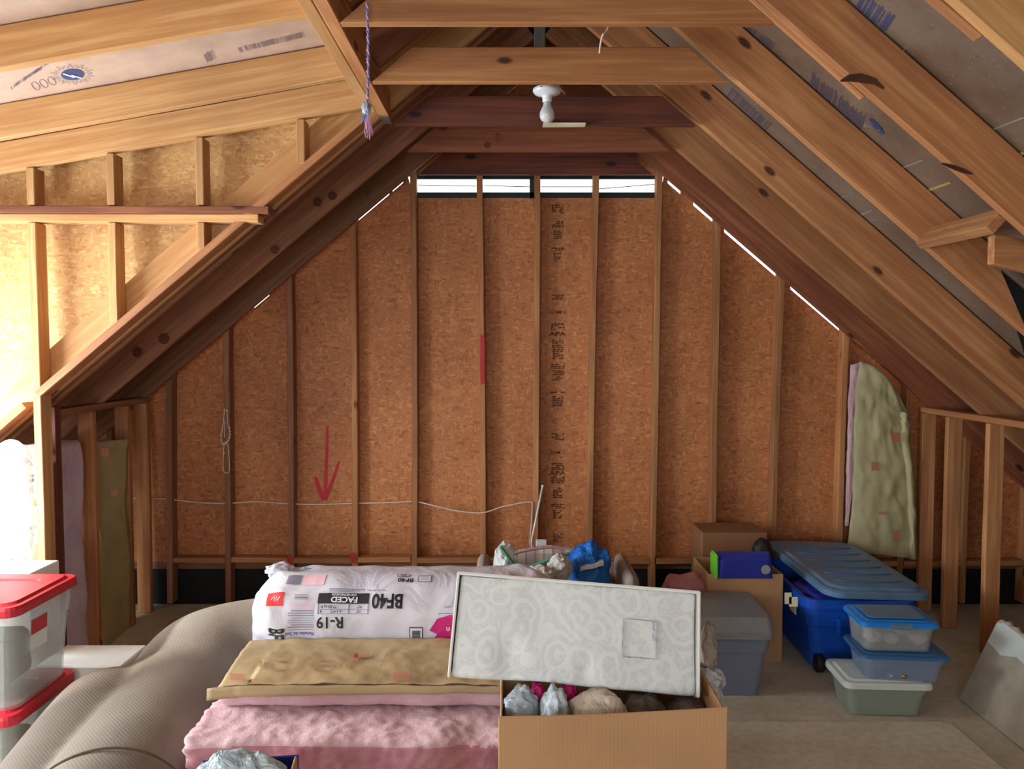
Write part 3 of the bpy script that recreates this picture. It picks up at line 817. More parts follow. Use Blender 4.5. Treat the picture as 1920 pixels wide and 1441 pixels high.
# left: sun emblem on the dormer ceiling
f1 = quad_fn(dorm_hit, (136, 140), (163, 138), (132, 127))
decal('printed_emblem', disc_geo(), lambda a, b: f1(a, b)-Vector((0, 0, .001)), 'inkblue', ceil_d)
decal('printed_emblem', sun_geo(), f1, 'inkblue', ceil_d)
decal('printed_emblem', strip2d([(-.6, .35), (.1, -.35), (-.1, .05), (.55, -.5)], .16), lambda a, b: f1(a, b)-Vector((0, 0, .003)), 'whiteink', ceil_d)
f2 = quad_fn(dorm_hit, (85, 156), (105, 150), (78, 146))
for k in range(3):
    decal('printed_emblem', strip2d([(-.9+k*.75+.28*math.cos(t*PI/8), .75*math.sin(t*PI/8)) for t in range(17)], .07), f2, 'inkgrey', ceil_d)
rs = random.Random(5)
def bars(fn, n, h, mat, par, name='printed_lettering', wmin=.2, wmax=.8, drop=.2, jit=.3):
    L = []; x = 0
    while x < n:
        wv = rs.uniform(wmin, wmax)
        if rs.random() > drop: L.append((x, -h*rs.uniform(1-jit, 1), x+wv*.55, h*rs.uniform(1-jit, 1)))
        x += wv
    return decal(name, rects(L), fn, mat, par)
f3 = quad_fn(dorm_hit, (448, 94), (450.5, 93.4), (443, 85))
bars(lambda a, b: f3(a, b*.8), 48, .75, 'inkgrey', ceil_d)
f4 = quad_fn(dorm_hit, (30, 158), (33, 156), (27, 150)); bars(f4, 22, .35, 'inkgrey', ceil_d)
f4 = quad_fn(dorm_hit, (20, 166), (23, 164), (17, 158)); bars(f4, 18, .35, 'inkgrey', ceil_d)
f5 = quad_fn(dorm_hit, (385, 110), (389, 108), (379, 98)); bars(f5, 4, .8, 'inkgrey', ceil_d)
# right: lettering bands and the round emblem
rh = lambda x, y: roof_hit(x, y, 1)
def seg(fnhit, a, b, up):
    O = fnhit(*a); X = fnhit(*b)-O; Y = fnhit(*up)-O; return lambda u, v: O+X*u+Y*v
def band_r(a, b, width_up, n, h, mat='inkgrey', **k):
    fn = seg(rh, a, b, width_up); bars(lambda u, v: fn(u/n, v), n, h, mat, ceil_r, **k)
band_r((1368, 172), (1440, 238), (1362, 181), 26, .9, 'inkgrey')
band_r((1518, 160), (1616, 240), (1524, 132), 30, .95, 'inkgrey', drop=.08, wmin=.5)
band_r((1524, 196), (1596, 246), (1516, 178), 22, .95, 'inkgrey', drop=.1, wmin=.5)
band_r((1392, 52), (1452, 92), (1386, 62), 18, .9, 'inkgrey')
band_r((1610, 2), (1668, 46), (1600, 20), 16, .95, 'inkblue', drop=.15)
f6 = quad_fn(rh, (1643, 237), (1660, 250), (1636, 222))
decal('printed_emblem', disc_geo(), lambda a, b: f6(a, b)-nR*.001, 'inkblue', ceil_r)
decal('printed_emblem', sun_geo(), f6, 'inkgrey', ceil_r)
decal('printed_emblem', strip2d([(-.5, .5), (-.1, -.45), (.1, -.3), (.55, .1)], .15), lambda a, b: f6(a, b)-nR*.003, 'foil', ceil_r)
# seams across the right foil
for a, b, m, wv in (((1672, 322), (1730, 300), 'tape', .008), ((1714, 366), (1782, 342), 'yellow', .012), ((1878, 306), (1920, 286), 'yellow', .012), ((1828, 256), (1920, 220), 'tape', .006),
                ((1570, 374), (1602, 360), 'tape', .006), ((1600, 408), (1636, 394), 'tape', .012), ((1485, 415), (1512, 402), 'tape', .006), ((1824, 745), (1850, 742), 'tape', .010)):
    A, B = rh(*a), rh(*b); d = (B-A).normalized(); q = d.cross(nR)*wv/2
    decal('seam_tape', ([A+q, B+q, B-q, A-q], [(0, 1, 2, 3)]), lambda a, b: 0, m, ceil_r) if False else None
    me = bpy.data.meshes.new('seam_tape'); me.from_pydata([A+q, B+q, B-q, A-q], [], [(0, 1, 2, 3)])
    o = link('seam_tape', me, m); o.parent = ceil_r; o.matrix_parent_inverse = ceil_r.matrix_world.inverted()
# nail tips poking through
base = None
npx = [(1402, 83, 1), (1450, 126, 1), (1473, 101, .6), (1511, 157, 1.2), (1529, 135, .7), (1628, 85, 2), (1696, 94, 1.3), (1744, 52, 1.1), (1741, 61, .7), (1820, 110, 1.3), (1828, 105, 1.1),
       (1605, 245, 1), (1610, 243, 1), (1619, 240, 1.4), (1625, 240, 1.2), (1728, 166, 1), (1832, 270, 1.4), (1838, 272, 1), (1907, 288, 1.3), (1918, 300, 1.2), (1735, 366, 1), (1740, 367, 1),
       (1745, 368, 1), (1691, 332, .8), (1636, 415, 1.3), (1782, 527, 1), (1768, 554, .7), (1848, 479, 1), (1857, 637, 1.1), (1877, 644, 1), (1771, 665, 1), (1794, 678, 1), (1300, 328, 1), (1328, 352, 1.2),
       (1336, 361, 1), (1382, 402, 1.6), (1530, 530, 1), (1512, 384, .8), (1581, 496, .9), (1594, 586, .9), (1632, 620, .9), (1684, 660, .9), (1213, 68, 1.4), (1719, 692, .9)]
for i, (x, y, s) in enumerate(npx):
    h = rh(x, y)
    bm = bmesh.new(); bmesh.ops.create_cone(bm, cap_ends=True, segments=6, radius1=.0028, radius2=.0008, depth=.022)
    me = bpy.data.meshes.new('nail_tip'); bm.to_mesh(me); bm.free()
    o = link('nail_tip', me, 'steel'); o.location = h-nR*.007; o.scale = (s*.75, s*.75, s*.6)
    o.rotation_euler = (0, math.atan(S)+PI+random.uniform(-.2, .2), 0)
    tag(o, 'small shiny nail tip poking through the foil roof lining between the right-hand rafters', 'nail', 'nail tips in the right roof lining')
# scars on the rafter with knots
raf = [o for o in C.objects if o.name.startswith('rafter') and 'knot scars' in o.get('label', '')][0]
M['scar'] = plain('dark_bark_scar', (84, 48, 30), .8, 0, .15, bump=.6)
for pts, w in ((((1576, 152), (1592, 146), (1614, 146), (1640, 152), (1658, 166)), [3, 13, 17, 12, 4]), (((1766, 306), (1784, 312), (1806, 320), (1824, 326)), [3, 8, 9, 3])):
    Yf = 2.7365
    A = [P(a, b, Yf) for a, b in pts]
    vs, fs = strip2d([(p.x, p.z) for p in A], [q*Yf/F for q in w])
    decal('knot_scar', (vs, fs), lambda a, b: Vector((a, Yf, b)), 'scar', raf)
# ---- small blocks between the right rafters
a = P(1736, 447, 3.348); b = P(1872, 414, 2.785)
tag(beam('rafter_block', a, b, (S, 0, 1), .092, .04, 'pine_warm', bow=.001), 'short sawn wooden block fixed between two right-hand rafters', 'block')
tag(prism('rafter_block', [(P(1857, 470, 2.95).x, P(0, 500, 2.95).z+.01), (2.35, P(0, 500, 2.95).z-.12), (2.35, P(0, 500, 2.95).z+.02), (P(1857, 470, 2.95).x, P(0, 440, 2.95).z)], 2.93, 2.97, 'pine_warm', bev=.003),
    'knotty board end sticking in from the right picture edge, below the short block', 'board')
# the third rafter is cut off steeply at the right edge of the picture
rc = [o for o in C.objects if 'short wooden block, cut off' in o.get('label', '')][0]
bpy.context.view_layer.update()
A, B = P(1868, 490, 3.35), P(1922, 614, 3.35); d = (B-A).normalized(); pn = Vector((-d.z, 0, d.x)); pn = pn if pn.x > 0 else -pn
mi = rc.matrix_world.inverted(); bm = bmesh.new(); bm.from_mesh(rc.data)
r_ = bmesh.ops.bisect_plane(bm, geom=bm.verts[:]+bm.edges[:]+bm.faces[:], plane_co=mi @ A, plane_no=(mi.to_3x3() @ pn).normalized(), clear_outer=True)
bmesh.ops.holes_fill(bm, edges=[e for e in bm.edges if e.is_boundary]); bm.to_mesh(rc.data); bm.free()
o = prism('dark_gap_panel', [(P(x, y, 3.45).x, P(x, y, 3.45).z) for x, y in ((1866, 497), (1985, 598), (1985, 760), (1930, 690))], 3.448, 3.452, 'black')  # black panel painting the shade of the gap beyond the cut rafter
tag(o, 'black panel standing for the dark gap at the right picture edge, below the board end', 'sheet')
# ================================================================ LAMP
lp = empty('ceiling_lamp', P(1026, 165, 3.62), 'white porcelain lampholder with a bare unlit bulb, between two collar ties', 'lamp')
bm = bmesh.new(); lathe(bm, [(0, .0), (.058, 0), (.066, -.006), (.066, -.016), (.058, -.026), (.034, -.034), (.024, -.038), (.022, -.050), (.022, -.062), (.019, -.064), (0, -.064)], 40)
fin('lampholder', bm, 'ceramic', lp, smooth=True)
bm = bmesh.new(); lathe(bm, [(0, -.060), (.0165, -.060), (.018, -.074), (.021, -.084), (.028, -.096), (.0335, -.110), (.035, -.122), (.0335, -.134), (.027, -.146), (.016, -.154), (.007, -.157), (0, -.158)], 40)
fin('bulb', bm, 'bulb', lp, smooth=True)
bm = bmesh.new(); box(bm, (-.005, .01, .022), (.10, .09, .042)); bevel_all(bm, .006, 2); jb = fin('junction_box', bm, 'black', lp)
bm = bmesh.new()
for x in (.012, -.03): box(bm, (x, -.063, -.014), (.006, .003, .004))
fin('screw', bm, 'galv', lp)
cl = P(1012, 70, 3.66)
beam('hanger_board', (cl.x, 3.69, lp.location.z+.05), (cl.x, 3.69, ZR+.01), (1, 0, 0), .052, .03, 'galv', 'grey weathered upright board carrying the lamp from the ridge', 'board', bow=.001)
# white strip on the tie, scrap lath pieces
o = prism('white_strip', [(P(1018, 235, 3.93).x, P(0, 237.5, 3.93).z), (P(1097, 235, 3.93).x, P(0, 236.5, 3.93).z), (P(1097, 235, 3.93).x, P(0, 233, 3.93).z), (P(1018, 235, 3.93).x, P(0, 233, 3.93).z)], 3.90, 3.943, 'label')
tag(o, 'thin cream strip along the bottom edge of the dark red collar tie', 'strip')
for (x0, y0, x1, y1, lb) in ((975, 156, 951, 176, 'left'), (1047, 160, 1060, 176, 'right')):
    A, B = P(x0, y0, 4.3), P(x1, y1, 4.3)
    beam('lath_strip', A+(A-B)*4, B, (0, 1, 0), .012, .006, 'pine', 'thin pale lath strip seen under the light tie, just %s of the lampholder' % lb, 'lath', bow=0, bev=.001)
# white wire stub above the tie
bm = bmesh.new(); tube(bm, smooth_path([P(1141, 50, 3.2), P(1136, 60, 3.2), P(1130, 66, 3.2), P(1126, 82, 3.25), P(1124, 100, 3.27)]), .004, 8)
tag(fin('wire_stub', bm, 'cable', smooth=True), 'short white wire stub sticking up behind the light brown collar tie', 'wire')

# ================================================================ CORD hanging at left
rp = empty('hanging_cord', P(688, 5, 2.697), 'frayed blue and pink twisted cord hanging with a knot from the nearest tie', 'cord')
bpy.context.view_layer.update()
for k, m in ((0, 'rope_blue'), (1, 'rope_pink')):
    bm = bmesh.new(); pts = []
    for i in range(140):
        t = i/139; y = 5+t*205; a = t*60+k*PI; c = P(688+2.5*math.sin(t*3), y, 2.66)
        pts.append(c+Vector((math.cos(a)*.0022, math.sin(a)*.0022, 0))-rp.location)
    tube(bm, pts, .0028, 6)
    r2 = random.Random(k+2)
    for i in range(46):
        t = r2.random(); c = P(688+2.5*math.sin(t*3), 5+t*205, 2.697)-rp.location; a = r2.uniform(0, 2*PI)
        tube(bm, [c, c+Vector((math.cos(a)*.009, math.sin(a)*.009, r2.uniform(-.012, .004)))], .0006, 4)
    if k == 1:
        for i in range(16):
            c = P(690+r2.uniform(-4, 4), 212, 2.697)-rp.location; e = P(692+r2.uniform(-9, 9), 262-r2.uniform(0, 16), 2.697)-rp.location; mid = (c+e)/2+Vector((r2.uniform(-.006, .006), r2.uniform(-.006, .006), 0))
            tube(bm, smooth_path([c, mid, e], 4), .0013, 5)
    else:
        for i in range(8):
            c = P(687+r2.uniform(-4, 4), 208, 2.697)-rp.location; e = P(684+r2.uniform(-7, 5), 232-r2.uniform(0, 10), 2.697)-rp.location
            tube(bm, [c, e], .0016, 5)
    fin('strand', bm, m, rp, smooth=True)
bm = blob(P(687, 203, 2.697)-rp.location, (.016, .013, .022), .3, 3, 4, 3, .05); fin('knot', bm, 'bluefilm', rp, smooth=True)

# ================================================================ ELECTRICAL CABLE along the gable wall
cb = empty('electrical_cable', P(300, 936, 5.165), 'long thin white cable strung through the gable studs, dropping behind the armchair', 'cable')
bpy.context.view_layer.update()
cy = 5.165
pth = [(245, 934), (300, 934), (330, 937), (380, 942), (430, 943), (480, 940), (545, 944), (600, 945), (665, 943), (720, 942), (777, 940), (800, 944), (850, 956), (903, 961), (940, 950), (985, 941), (996, 941), (998, 947), (996, 985), (993, 1022)]
bm = bmesh.new(); tube(bm, smooth_path([P(x, y, cy - (.06 if x > 780 and x < 1000 else .0))-cb.location for x, y in pth], 5), .0042, 6)
fin('jacket', bm, 'cable', cb, smooth=True)
# beaded cord on the stud
nb = empty('beaded_cord', P(424, 768, 5.10), 'white beaded cord looped and hung on a dark gable stud', 'cord')
bpy.context.view_layer.update()
L0 = nb.location
bm = bmesh.new()
Y_ = 5.10
for pts in ([(421, 766), (419, 790), (416, 810), (414, 825), (418, 832)], [(426, 768), (427, 790), (430, 806), (431, 820), (424, 831)], [(422, 784), (421, 820)], [(420, 835), (419, 850), (418, 878), (423, 886), (430, 882), (429, 850), (427, 832)], [(421, 766), (426, 770)]):
    tube(bm, smooth_path([P(x, y, Y_)-L0 for x, y in pts], 5), .0028, 6)
fin('cord', bm, 'cable', nb, smooth=True)
for (x, y, r) in [(430, 802, 5), (431, 808, 4), (431, 814, 5), (430, 820, 5), (428, 825, 5), (425, 829, 6), (421, 832, 6), (418, 832, 5), (415, 824, 4), (414, 816, 4), (420, 849, 5), (418, 876, 4), (426, 769, 5), (422, 792, 4)]:
    bm = bmesh.new(); bmesh.ops.create_icosphere(bm, subdivisions=2, radius=r*.0009*1.7); fin('bead', bm, 'cable', nb, loc=P(x, y, Y_-.003)-L0, smooth=True)

# ================================================================ INSULATION ON THE WALLS
# tall batt hanging right on the gable wall
tb = empty('insulation_batt', P(1650, 1040, 5.08), 'tall wrinkled kraft-faced insulation batt hanging on the gable wall at right', 'insulation')
bpy.context.view_layer.update()
L0 = tb.location.copy()
def sheet(name, corners_fn, nx, ny, bulge, mat, parent, L0, thick=0, amp=.008, seed=0, freq=6):
    """corners_fn(u,v)->world point, displaced towards the viewer"""
    bm = bmesh.new(); G = []
    for j in range(ny+1):
        row = []
        for i in range(nx+1):
            u, v = i/nx, j/ny; p = corners_fn(u, v)
            d = bulge*math.sin(PI*u)**.6 + amp*noise.noise(Vector((u*freq+seed, v*freq*2, seed))) + amp*.8*(1-abs(noise.noise(Vector((u*freq*1.3+seed, v*freq*3, 5+seed))))*4)*.4
            p = p+Vector((amp*.6*noise.noise(Vector((seed, v*7, u*2))), -d, amp*.4*noise.noise(Vector((u*5, seed, 3)))))
            row.append(bm.verts.new(p-L0))
        G.append(row)
    for j in range(ny):
        for i in range(nx): bm.faces.new((G[j][i], G[j][i+1], G[j+1][i+1], G[j+1][i]))
    o = fin(name, bm, mat, parent, smooth=True)
    m = o.modifiers.new('s', 'SOLIDIFY'); m.thickness = thick or .002; m.offset = 1
    return o
LE = [(1612, 676), (1604, 730), (1600, 800), (1600, 880), (1596, 960), (1588, 1030)]
RE = [(1700, 770), (1702, 790), (1704, 830), (1712, 890), (1716, 960), (1718, 1046)]
def interp(E, v):
    t = v*(len(E)-1); i = min(int(t), len(E)-2); f = t-i
    return (E[i][0]*(1-f)+E[i+1][0]*f, E[i][1]*(1-f)+E[i+1][1]*f)
def tall(u, v):
    a, b = interp(LE, v), interp(RE, v); top = (1-v)**3
    x = a[0]*(1-u)+b[0]*u; y = a[1]*(1-u)+b[1]*u - 18*top*math.sin(PI*u)
    return P(x, y, 5.075)
sheet('kraft_facing', tall, 26, 50, .035, 'kraft_green', tb, L0, amp=.012, seed=2)
def fl(u, v):
    a = interp(RE, v); return P(a[0]-14+u*16, a[1]+2, 5.06-.02*math.sin(u*3))
sheet('stapling_flange', fl, 6, 40, .012, 'kraft_green', tb, L0, amp=.014, seed=9)
def pe(u, v):
    a = interp([(1594, 684), (1590, 760), (1588, 840), (1586, 920), (1584, 985)], v); b = interp([(1618, 676), (1606, 760), (1602, 840), (1600, 920), (1590, 985)], v)
    return P(a[0]*(1-u)+b[0]*u, a[1]*(1-u)+b[1]*u, 5.09)
sheet('pink_fibre_edge', pe, 8, 30, .012, 'pink', tb, L0, amp=.01, seed=5)
def tf(x, y, Y): return P(x, y, Y)
for (x, y, w, h) in ((1680, 820, 16, 18), (1641, 874, 14, 16), (1682, 1003, 16, 16), (1655, 962, 14, 6)):
    vs, fs = rects([(x-w/2, -y-h/2, x+w/2, -y+h/2)]); o = decal('red_stamp', (vs, fs), lambda a, b: P(a, -b, 5.012), 'terracotta', tb)
# kraft batt on left knee wall
def kb(u, v):
    E1 = [(176, 828), (172, 880), (174, 940), (186, 1000), (186, 1080), (184, 1150), (196, 1215)]; E2 = [(243, 822), (239, 870), (237, 940), (244, 1010), (246, 1060), (246, 1120), (246, 1190)]
    a, b = interp(E1, v), interp(E2, v); return P(a[0]*(1-u)+b[0]*u, a[1]*(1-u)+b[1]*u, 4.42+.38*u)
kb_e = empty('insulation_batt', P(205, 1210, 4.5), 'kraft-faced insulation batt sagging out of the left knee wall', 'insulation')
bpy.context.view_layer.update()
sheet('kraft_facing', kb, 20, 50, .03, 'kraft_green', kb_e, kb_e.location.copy(), amp=.014, seed=12)
vs, fs = rects([(188, -855, 204, -840), (207, -928, 220, -918)]); decal('red_stamp', (vs, fs), lambda a, b: P(a, -b, 4.46), 'terracotta', kb_e)
bm = softbox((.10, .34, 1.2), .04, (6, 12, 40), .02, 7, 3)
o = fin('fibre_body', bm, 'violet', kb_e, smooth=True); o.location = Vector((XLK-.10, 4.62, .60))-kb_e.location
# bare pink/mauve batt between posts
bm = softbox((.13, .34, 1.24), .04, (8, 14, 60), .016, 5, 8, .006, 30)
o = fin('insulation_batt', bm, 'violet', smooth=True, loc=(XLK-.085, 4.16, .635)); tag(o, 'bare mauve fibreglass batt standing in the bay beside the left corner post', 'insulation')
# plastic-covered insulation at far left
def pl(u, v): return P(-25+97*u, 828+225*v+6*math.sin(u*9), 3.79)
pc = empty('covered_insulation', P(30, 1040, 3.8), 'crinkled translucent plastic over insulation at the left picture edge', 'insulation')
bpy.context.view_layer.update()
def pl2(u, v):
    p = pl(u, v); r = 0
    for (cx, cy) in ((.97, .22), (.97, .62)):
        dx, dy = (u-cx)*1.2, v-cy; a = math.atan2(dy, dx); rr = math.hypot(dx, dy)
        r += .018*math.sin(a*15)*math.exp(-rr*3)*min(1, rr*8)
    return p+Vector((0, -r, 0))
sheet('plastic_sheet', pl2, 60, 60, .02, 'clearwrap', pc, pc.location.copy(), amp=.008, seed=15)
bm = softbox((.28, .05, .9), .02, (16, 4, 30), .006, 8, 3); o = fin('fibre_body', bm, 'pink', pc, smooth=True); o.location = Vector((-2.60, 3.845, .60))-pc.location

# ================================================================ PILE OF INSULATION in the middle
def package(name, label, loc, Lx, wY, hZ, seed, texts=False, group=None):
    r = min(wY, hZ)/2*.86
    root = empty(name, loc, label, 'insulation package', group)
    def sec(v):           # v: distance round the girth from the middle of the front face, up positive
        fv = hZ/2-r; ft = wY/2-r; q = r*PI/2; sgn = 1 if v >= 0 else -1; v = abs(v)
        if v <= fv: y, z, ny, nz = -wY/2, v, -1, 0
        elif v <= fv+q: a = (v-fv)/r; y = -wY/2+r-r*math.cos(a); z = fv+r*math.sin(a); ny, nz = -math.cos(a), math.sin(a)
        elif v <= fv+q+2*ft: y = -wY/2+r+(v-fv-q); z = hZ/2; ny, nz = 0, 1
        elif v <= fv+2*q+2*ft: a = (v-fv-q-2*ft)/r; y = wY/2-r+r*math.sin(a); z = fv+r*math.cos(a); ny, nz = math.sin(a), math.cos(a)
        else: y = wY/2; z = fv-(v-fv-2*q-2*ft); ny, nz = 1, 0
        return y, z*sgn, ny, nz*sgn
    girth = 2*(2*(hZ/2-r)+PI*r+2*(wY/2-r))
    def surf(x, v, off=0):
        y, z, ny, nz = sec(v)
        e = Lx/2-abs(x); k = 1-.42*max(0, 1-e/.13)**2.2
        wr = .007*noise.noise(Vector((x*9+seed, v*5, 0)))+.034*max(0, 1-e/.26)*noise.noise(Vector((x*12, v*13+seed, 2)))+.004*max(0, 1-e/.4)*math.sin(v*42+x*9)
        p = Vector((x, (y+ny*wr)*k, (z+nz*wr)*k)); return p+Vector((0, ny, nz))*off+Vector((0, 0, hZ/2))
    bm = bmesh.new(); nx, nv = 110, 72; G = []
    for i in range(nx+1):
        x = -Lx/2+Lx*i/nx; G.append([bm.verts.new(surf(x, -girth/2+girth*j/nv)) for j in range(nv)])
    for i in range(nx):
        for j in range(nv): bm.faces.new((G[i][j], G[i][(j+1) % nv], G[i+1][(j+1) % nv], G[i+1][j]))
    for row, x, d in ((G[0], -Lx/2, -1), (G[-1], Lx/2, 1)):
        cs = bm.verts.new((x+d*.02, .02, hZ/2+.03))
        for j in range(nv): bm.faces.new((row[j], row[(j+1) % nv], cs))
    fin('wrap', bm, 'bagwhite', root, smooth=True)
    return root, surf
PKL, PKW, PKH = 1.24, .40, .385
pk_loc = Vector((-.435, 3.20, .443))
pk, surf = package('wrapped_insulation', 'white plastic-wrapped roll of insulation with upside-down BF40 and R-19 lettering', pk_loc, PKL, PKW, PKH, 3)
package('wrapped_insulation', 'lower wrapped roll of insulation hidden beneath the lettered one', (-.42, 3.24, .0), 1.2, .40, .44, 8)
bpy.context.view_layer.update()
bm = blob((-PKL/2+.075, .02, PKH-.005), (.055, .05, .028), .3, 2.5, 5, 4, .06); fin('gathered_end', bm, 'bagwhite', pk, smooth=True)
# map a picture point to (x, v) on the package, by search
def inv(px, py):
    best = None; c, s = math.cos(PITCH), math.sin(PITCH)
    lo = (-.2, .5)
    for k in range(401):
        v = lo[0]+(lo[1]-lo[0])*k/400; y, z, = surf(0, v)[1:3]; Yw = y+pk_loc.y; Zw = z+pk_loc.z-CH
        fy = Yw*c-Zw*s; u = Yw*s+Zw*c; yy = 720.5-F*u/fy
        if best is None or abs(yy-py) < best[0]: best = (abs(yy-py), v, fy)
    return ((px-960)*best[2]/F-pk_loc.x, best[1])
def ptext(body, px, py, hpx, mat, sx=1, rot=PI, bold=.02, vs_=None):
    x0, v0 = inv(px, py); v1 = inv(px, py-hpx/2)[1]; v2 = inv(px, py+hpx/2)[1]
    hv = (v1-v2)/.70 if vs_ is None else vs_
    hx = hpx*3.02/F/.70*sx
    c, s = math.cos(rot), math.sin(rot)
    if abs(s) > .5: fn = lambda a, b: surf(x0-b*s*hx, v0+a*s*hv, .0035)
    else: fn = lambda a, b: surf(x0+a*c*hx, v0+b*c*hv, .0035)
    return decal('printed_text', text_geo(body, bold), lambda a, b: pk_loc+fn(a, b), mat, pk)
def prect(x0, y0, x1, y1, mat, off=.002, name='printed_panel'):
    a = inv(x0, y0); b = inv(x1, y1); nx = 10; ny = 8; vs, fs = [], []
    for j in range(ny+1):
        for i in range(nx+1): vs.append((a[0]+(b[0]-a[0])*i/nx, a[1]+(b[1]-a[1])*j/ny, 0))
    for j in range(ny):
        for i in range(nx): k = j*(nx+1)+i; fs.append((k, k+1, k+nx+2, k+nx+1))
    return decal(name, (vs, fs), lambda u, v: pk_loc+surf(u, v, off), mat, pk)
ptext('BF40', 727, 1125, 25, 'ink', .82, bold=.03)
ptext('R-19', 619, 1165, 20, 'ink', .95, bold=.02)
ptext('BF40', 761, 1088, 7, 'ink', 1.5, bold=.03)
prect(598, 1112, 691, 1131, 'ink'); ptext('FACED', 646, 1124, 10, 'whiteink', 1.15, bold=.03); ptext('CON RETARDADOR', 646, 1115, 4, 'whiteink', .9)
for x0, y0, x1, y1 in ((597, 1131, 691, 1132), (597, 1141, 691, 1142), (597, 1150, 691, 1151), (597, 1131, 598, 1151), (690, 1131, 691, 1151), (654, 1131, 655, 1151), (621, 1142, 622, 1151)):
    prect(x0, y0, x1, y1, 'inksoft', .003, 'printed_rule')
for t, x, y in (('93"', 674, 1137), ('77.50 sq ft', 617, 1137), ('15"', 672, 1146), ('6 1/4"', 632, 1146), ('8', 602, 1146)): ptext(t, x, y, 5, 'ink', 1)
prect(502, 1110, 530, 1135, 'logored')
pts = [(-.8, -.2), (-.3, .5), (-.2, -.5), (.2, .4), (.3, -.4), (.8, .3)]
x0, v0 = inv(517, 1122)
decal('logo_script', strip2d([Vector(p) for p in pts], .18), lambda a, b: pk_loc+surf(x0+a*.022, v0+b*.022, .004), 'whiteink', pk)
ptext('BF', 517, 1186, 20, 'ink', 1.5, rot=-PI/2, bold=.03, vs_=.042)
ptext('Paredes de 2x6', 562, 1187, 6, 'inkviolet', 1.0)
for k in range(9): prect(540 if k % 3 else 546, 1144+k*4.4, 588, 1145.3+k*4.4, 'inksoft', .002, 'printed_lines')
for k in range(4): prect(553, 1114+k*3, 578, 1115+k*3, 'inksoft', .002, 'printed_lines')
for k in range(9): prect(542 if k % 2 else 560, 1130+k*1.5, 588, 1130.6+k*1.5, 'pinkink', .002, 'printed_lines')
for k in range(3): prect(618, 1104+k*2.5, 684-k*9, 1104.8+k*2.5, 'inksoft', .002, 'printed_lines')
for (x, y0, y1, w) in ((757, 1077, 1081, 22), (797, 1079, 1090, 24)):
    prect(x-w/2, y0, x+w/2, y1+1, 'inksoft', .002, 'barcode'); prect(x-w/2+2, y0+1, x+w/2-2, y1, 'bagwhite', .0025, 'barcode')
    for k in range(5): prect(x-w/2+5, y0+1+k*(y1-y0)/6, x+w/2-5, y0+1.5+k*(y1-y0)/6, 'inksoft', .003, 'barcode')
prect(768, 1174, 793, 1200, 'ink', .002, 'barcode'); prect(769.5, 1176, 791.5, 1200, 'bagwhite', .0025, 'barcode'); prect(773, 1181, 788, 1197, 'inksoft', .003, 'barcode')
for k in range(6): prect(773, 1182+k*2.6, 788, 1183+k*2.6, 'ink', .0035, 'barcode')
prect(542, 1080, 562, 1094, 'inksoft', .002, 'barcode'); prect(573, 1079, 607, 1096, 'pinkink', .002, 'printed_panel')
for k in range(4): prect(690+k*9, 1106, 696+k*9, 1107.2, 'inksoft', .002, 'printed_lines')
prect(833, 1137, 846, 1138.2, 'ink', .002, 'printed_lines'); prect(822, 1149, 850, 1150.2, 'ink', .002, 'printed_lines'); 
x0, v0 = inv(829, 1181)
decal('leaf_logo', ([(-.05, 0, 0), (-.02, .045, 0), (.03, .06, 0), (.09, .06, 0), (.09, -.06, 0), (.0, -.045, 0), (-.03, -.03, 0), (-.02, -.015, 0)], [tuple(range(8))]), lambda a, b: pk_loc+surf(x0+a, v0+b, .003), 'magink', pk)
ptext('n', 840, 1179, 10, 'whiteink', 1.1, bold=.02)
# blue wrap at the top back edge
bm = bmesh.new(); pts = [P(x, y, 3.24) for x, y in ((555, 1071), (570, 1067), (585, 1069), (620, 1070), (660, 1071))]
tube(bm, smooth_path([p-pk_loc for p in pts], 4), [.004]*3+[.010]*6+[.006]*8, 8); fin('blue_label_edge', bm, 'bluefilm', pk, smooth=True)
# kraft-faced batt in front of it
kx0, kx1 = -1.03, .20
kbt = empty('insulation_batt', (-.41, 2.79, .515), 'kraft-faced insulation batt lying between the wrapped roll and the pink one', 'insulation')
bpy.context.view_layer.update()
def ktop(u, v):
    x = kx0+(kx1-kx0)*u; y = 2.985-.385*v
    z = .620 - .012*v + .008*noise.noise(Vector((u*7, v*2, 1))) - .012*max(0, 1-u*9) + .006*math.sin(v*PI)
    return Vector((x+(.02*(v) if u < .1 else 0), y, z))
def hsheet(name, fn, nx, ny, mat, parent, L0, thick=.002, amp=.004, seed=0):
    bm = bmesh.new(); G = []
    for j in range(ny+1):
        G.append([bm.verts.new(fn(i/nx, j/ny)+Vector((0, 0, amp*noise.noise(Vector((i/nx*14, j/ny*5, seed)))+amp*.6*noise.noise(Vector((i/nx*40, j/ny*12, seed)))))-L0) for i in range(nx+1)])
    for j in range(ny):
        for i in range(nx): bm.faces.new((G[j][i], G[j][i+1], G[j+1][i+1], G[j+1][i]))
    o = fin(name, bm, mat, parent, smooth=True); m = o.modifiers.new('s', 'SOLIDIFY'); m.thickness = thick; return o
K0 = kbt.location.copy()
hsheet('kraft_facing', ktop, 90, 24, 'kraft', kbt, K0, amp=.006)
def kfl(u, v): 
    p = ktop(u, 1.0); return p+Vector((-.035*(1-u), -.004-.006*v, -.004-.040*v*(1-.5*u)))
hsheet('stapling_flange', kfl, 60, 3, 'kraft', kbt, K0, amp=.003)
bm = softbox((kx1-kx0-.01, .36, .082), .03, (80, 20, 8), .006, 8, 3, .003, 50); o = fin('fibre_body', bm, 'pink', kbt, smooth=True); o.location = Vector((-.41, 2.795, .556))-K0
bpy.context.view_layer.update()
def ktxy(px, py):
    h = PZ(px, py, .622); return h
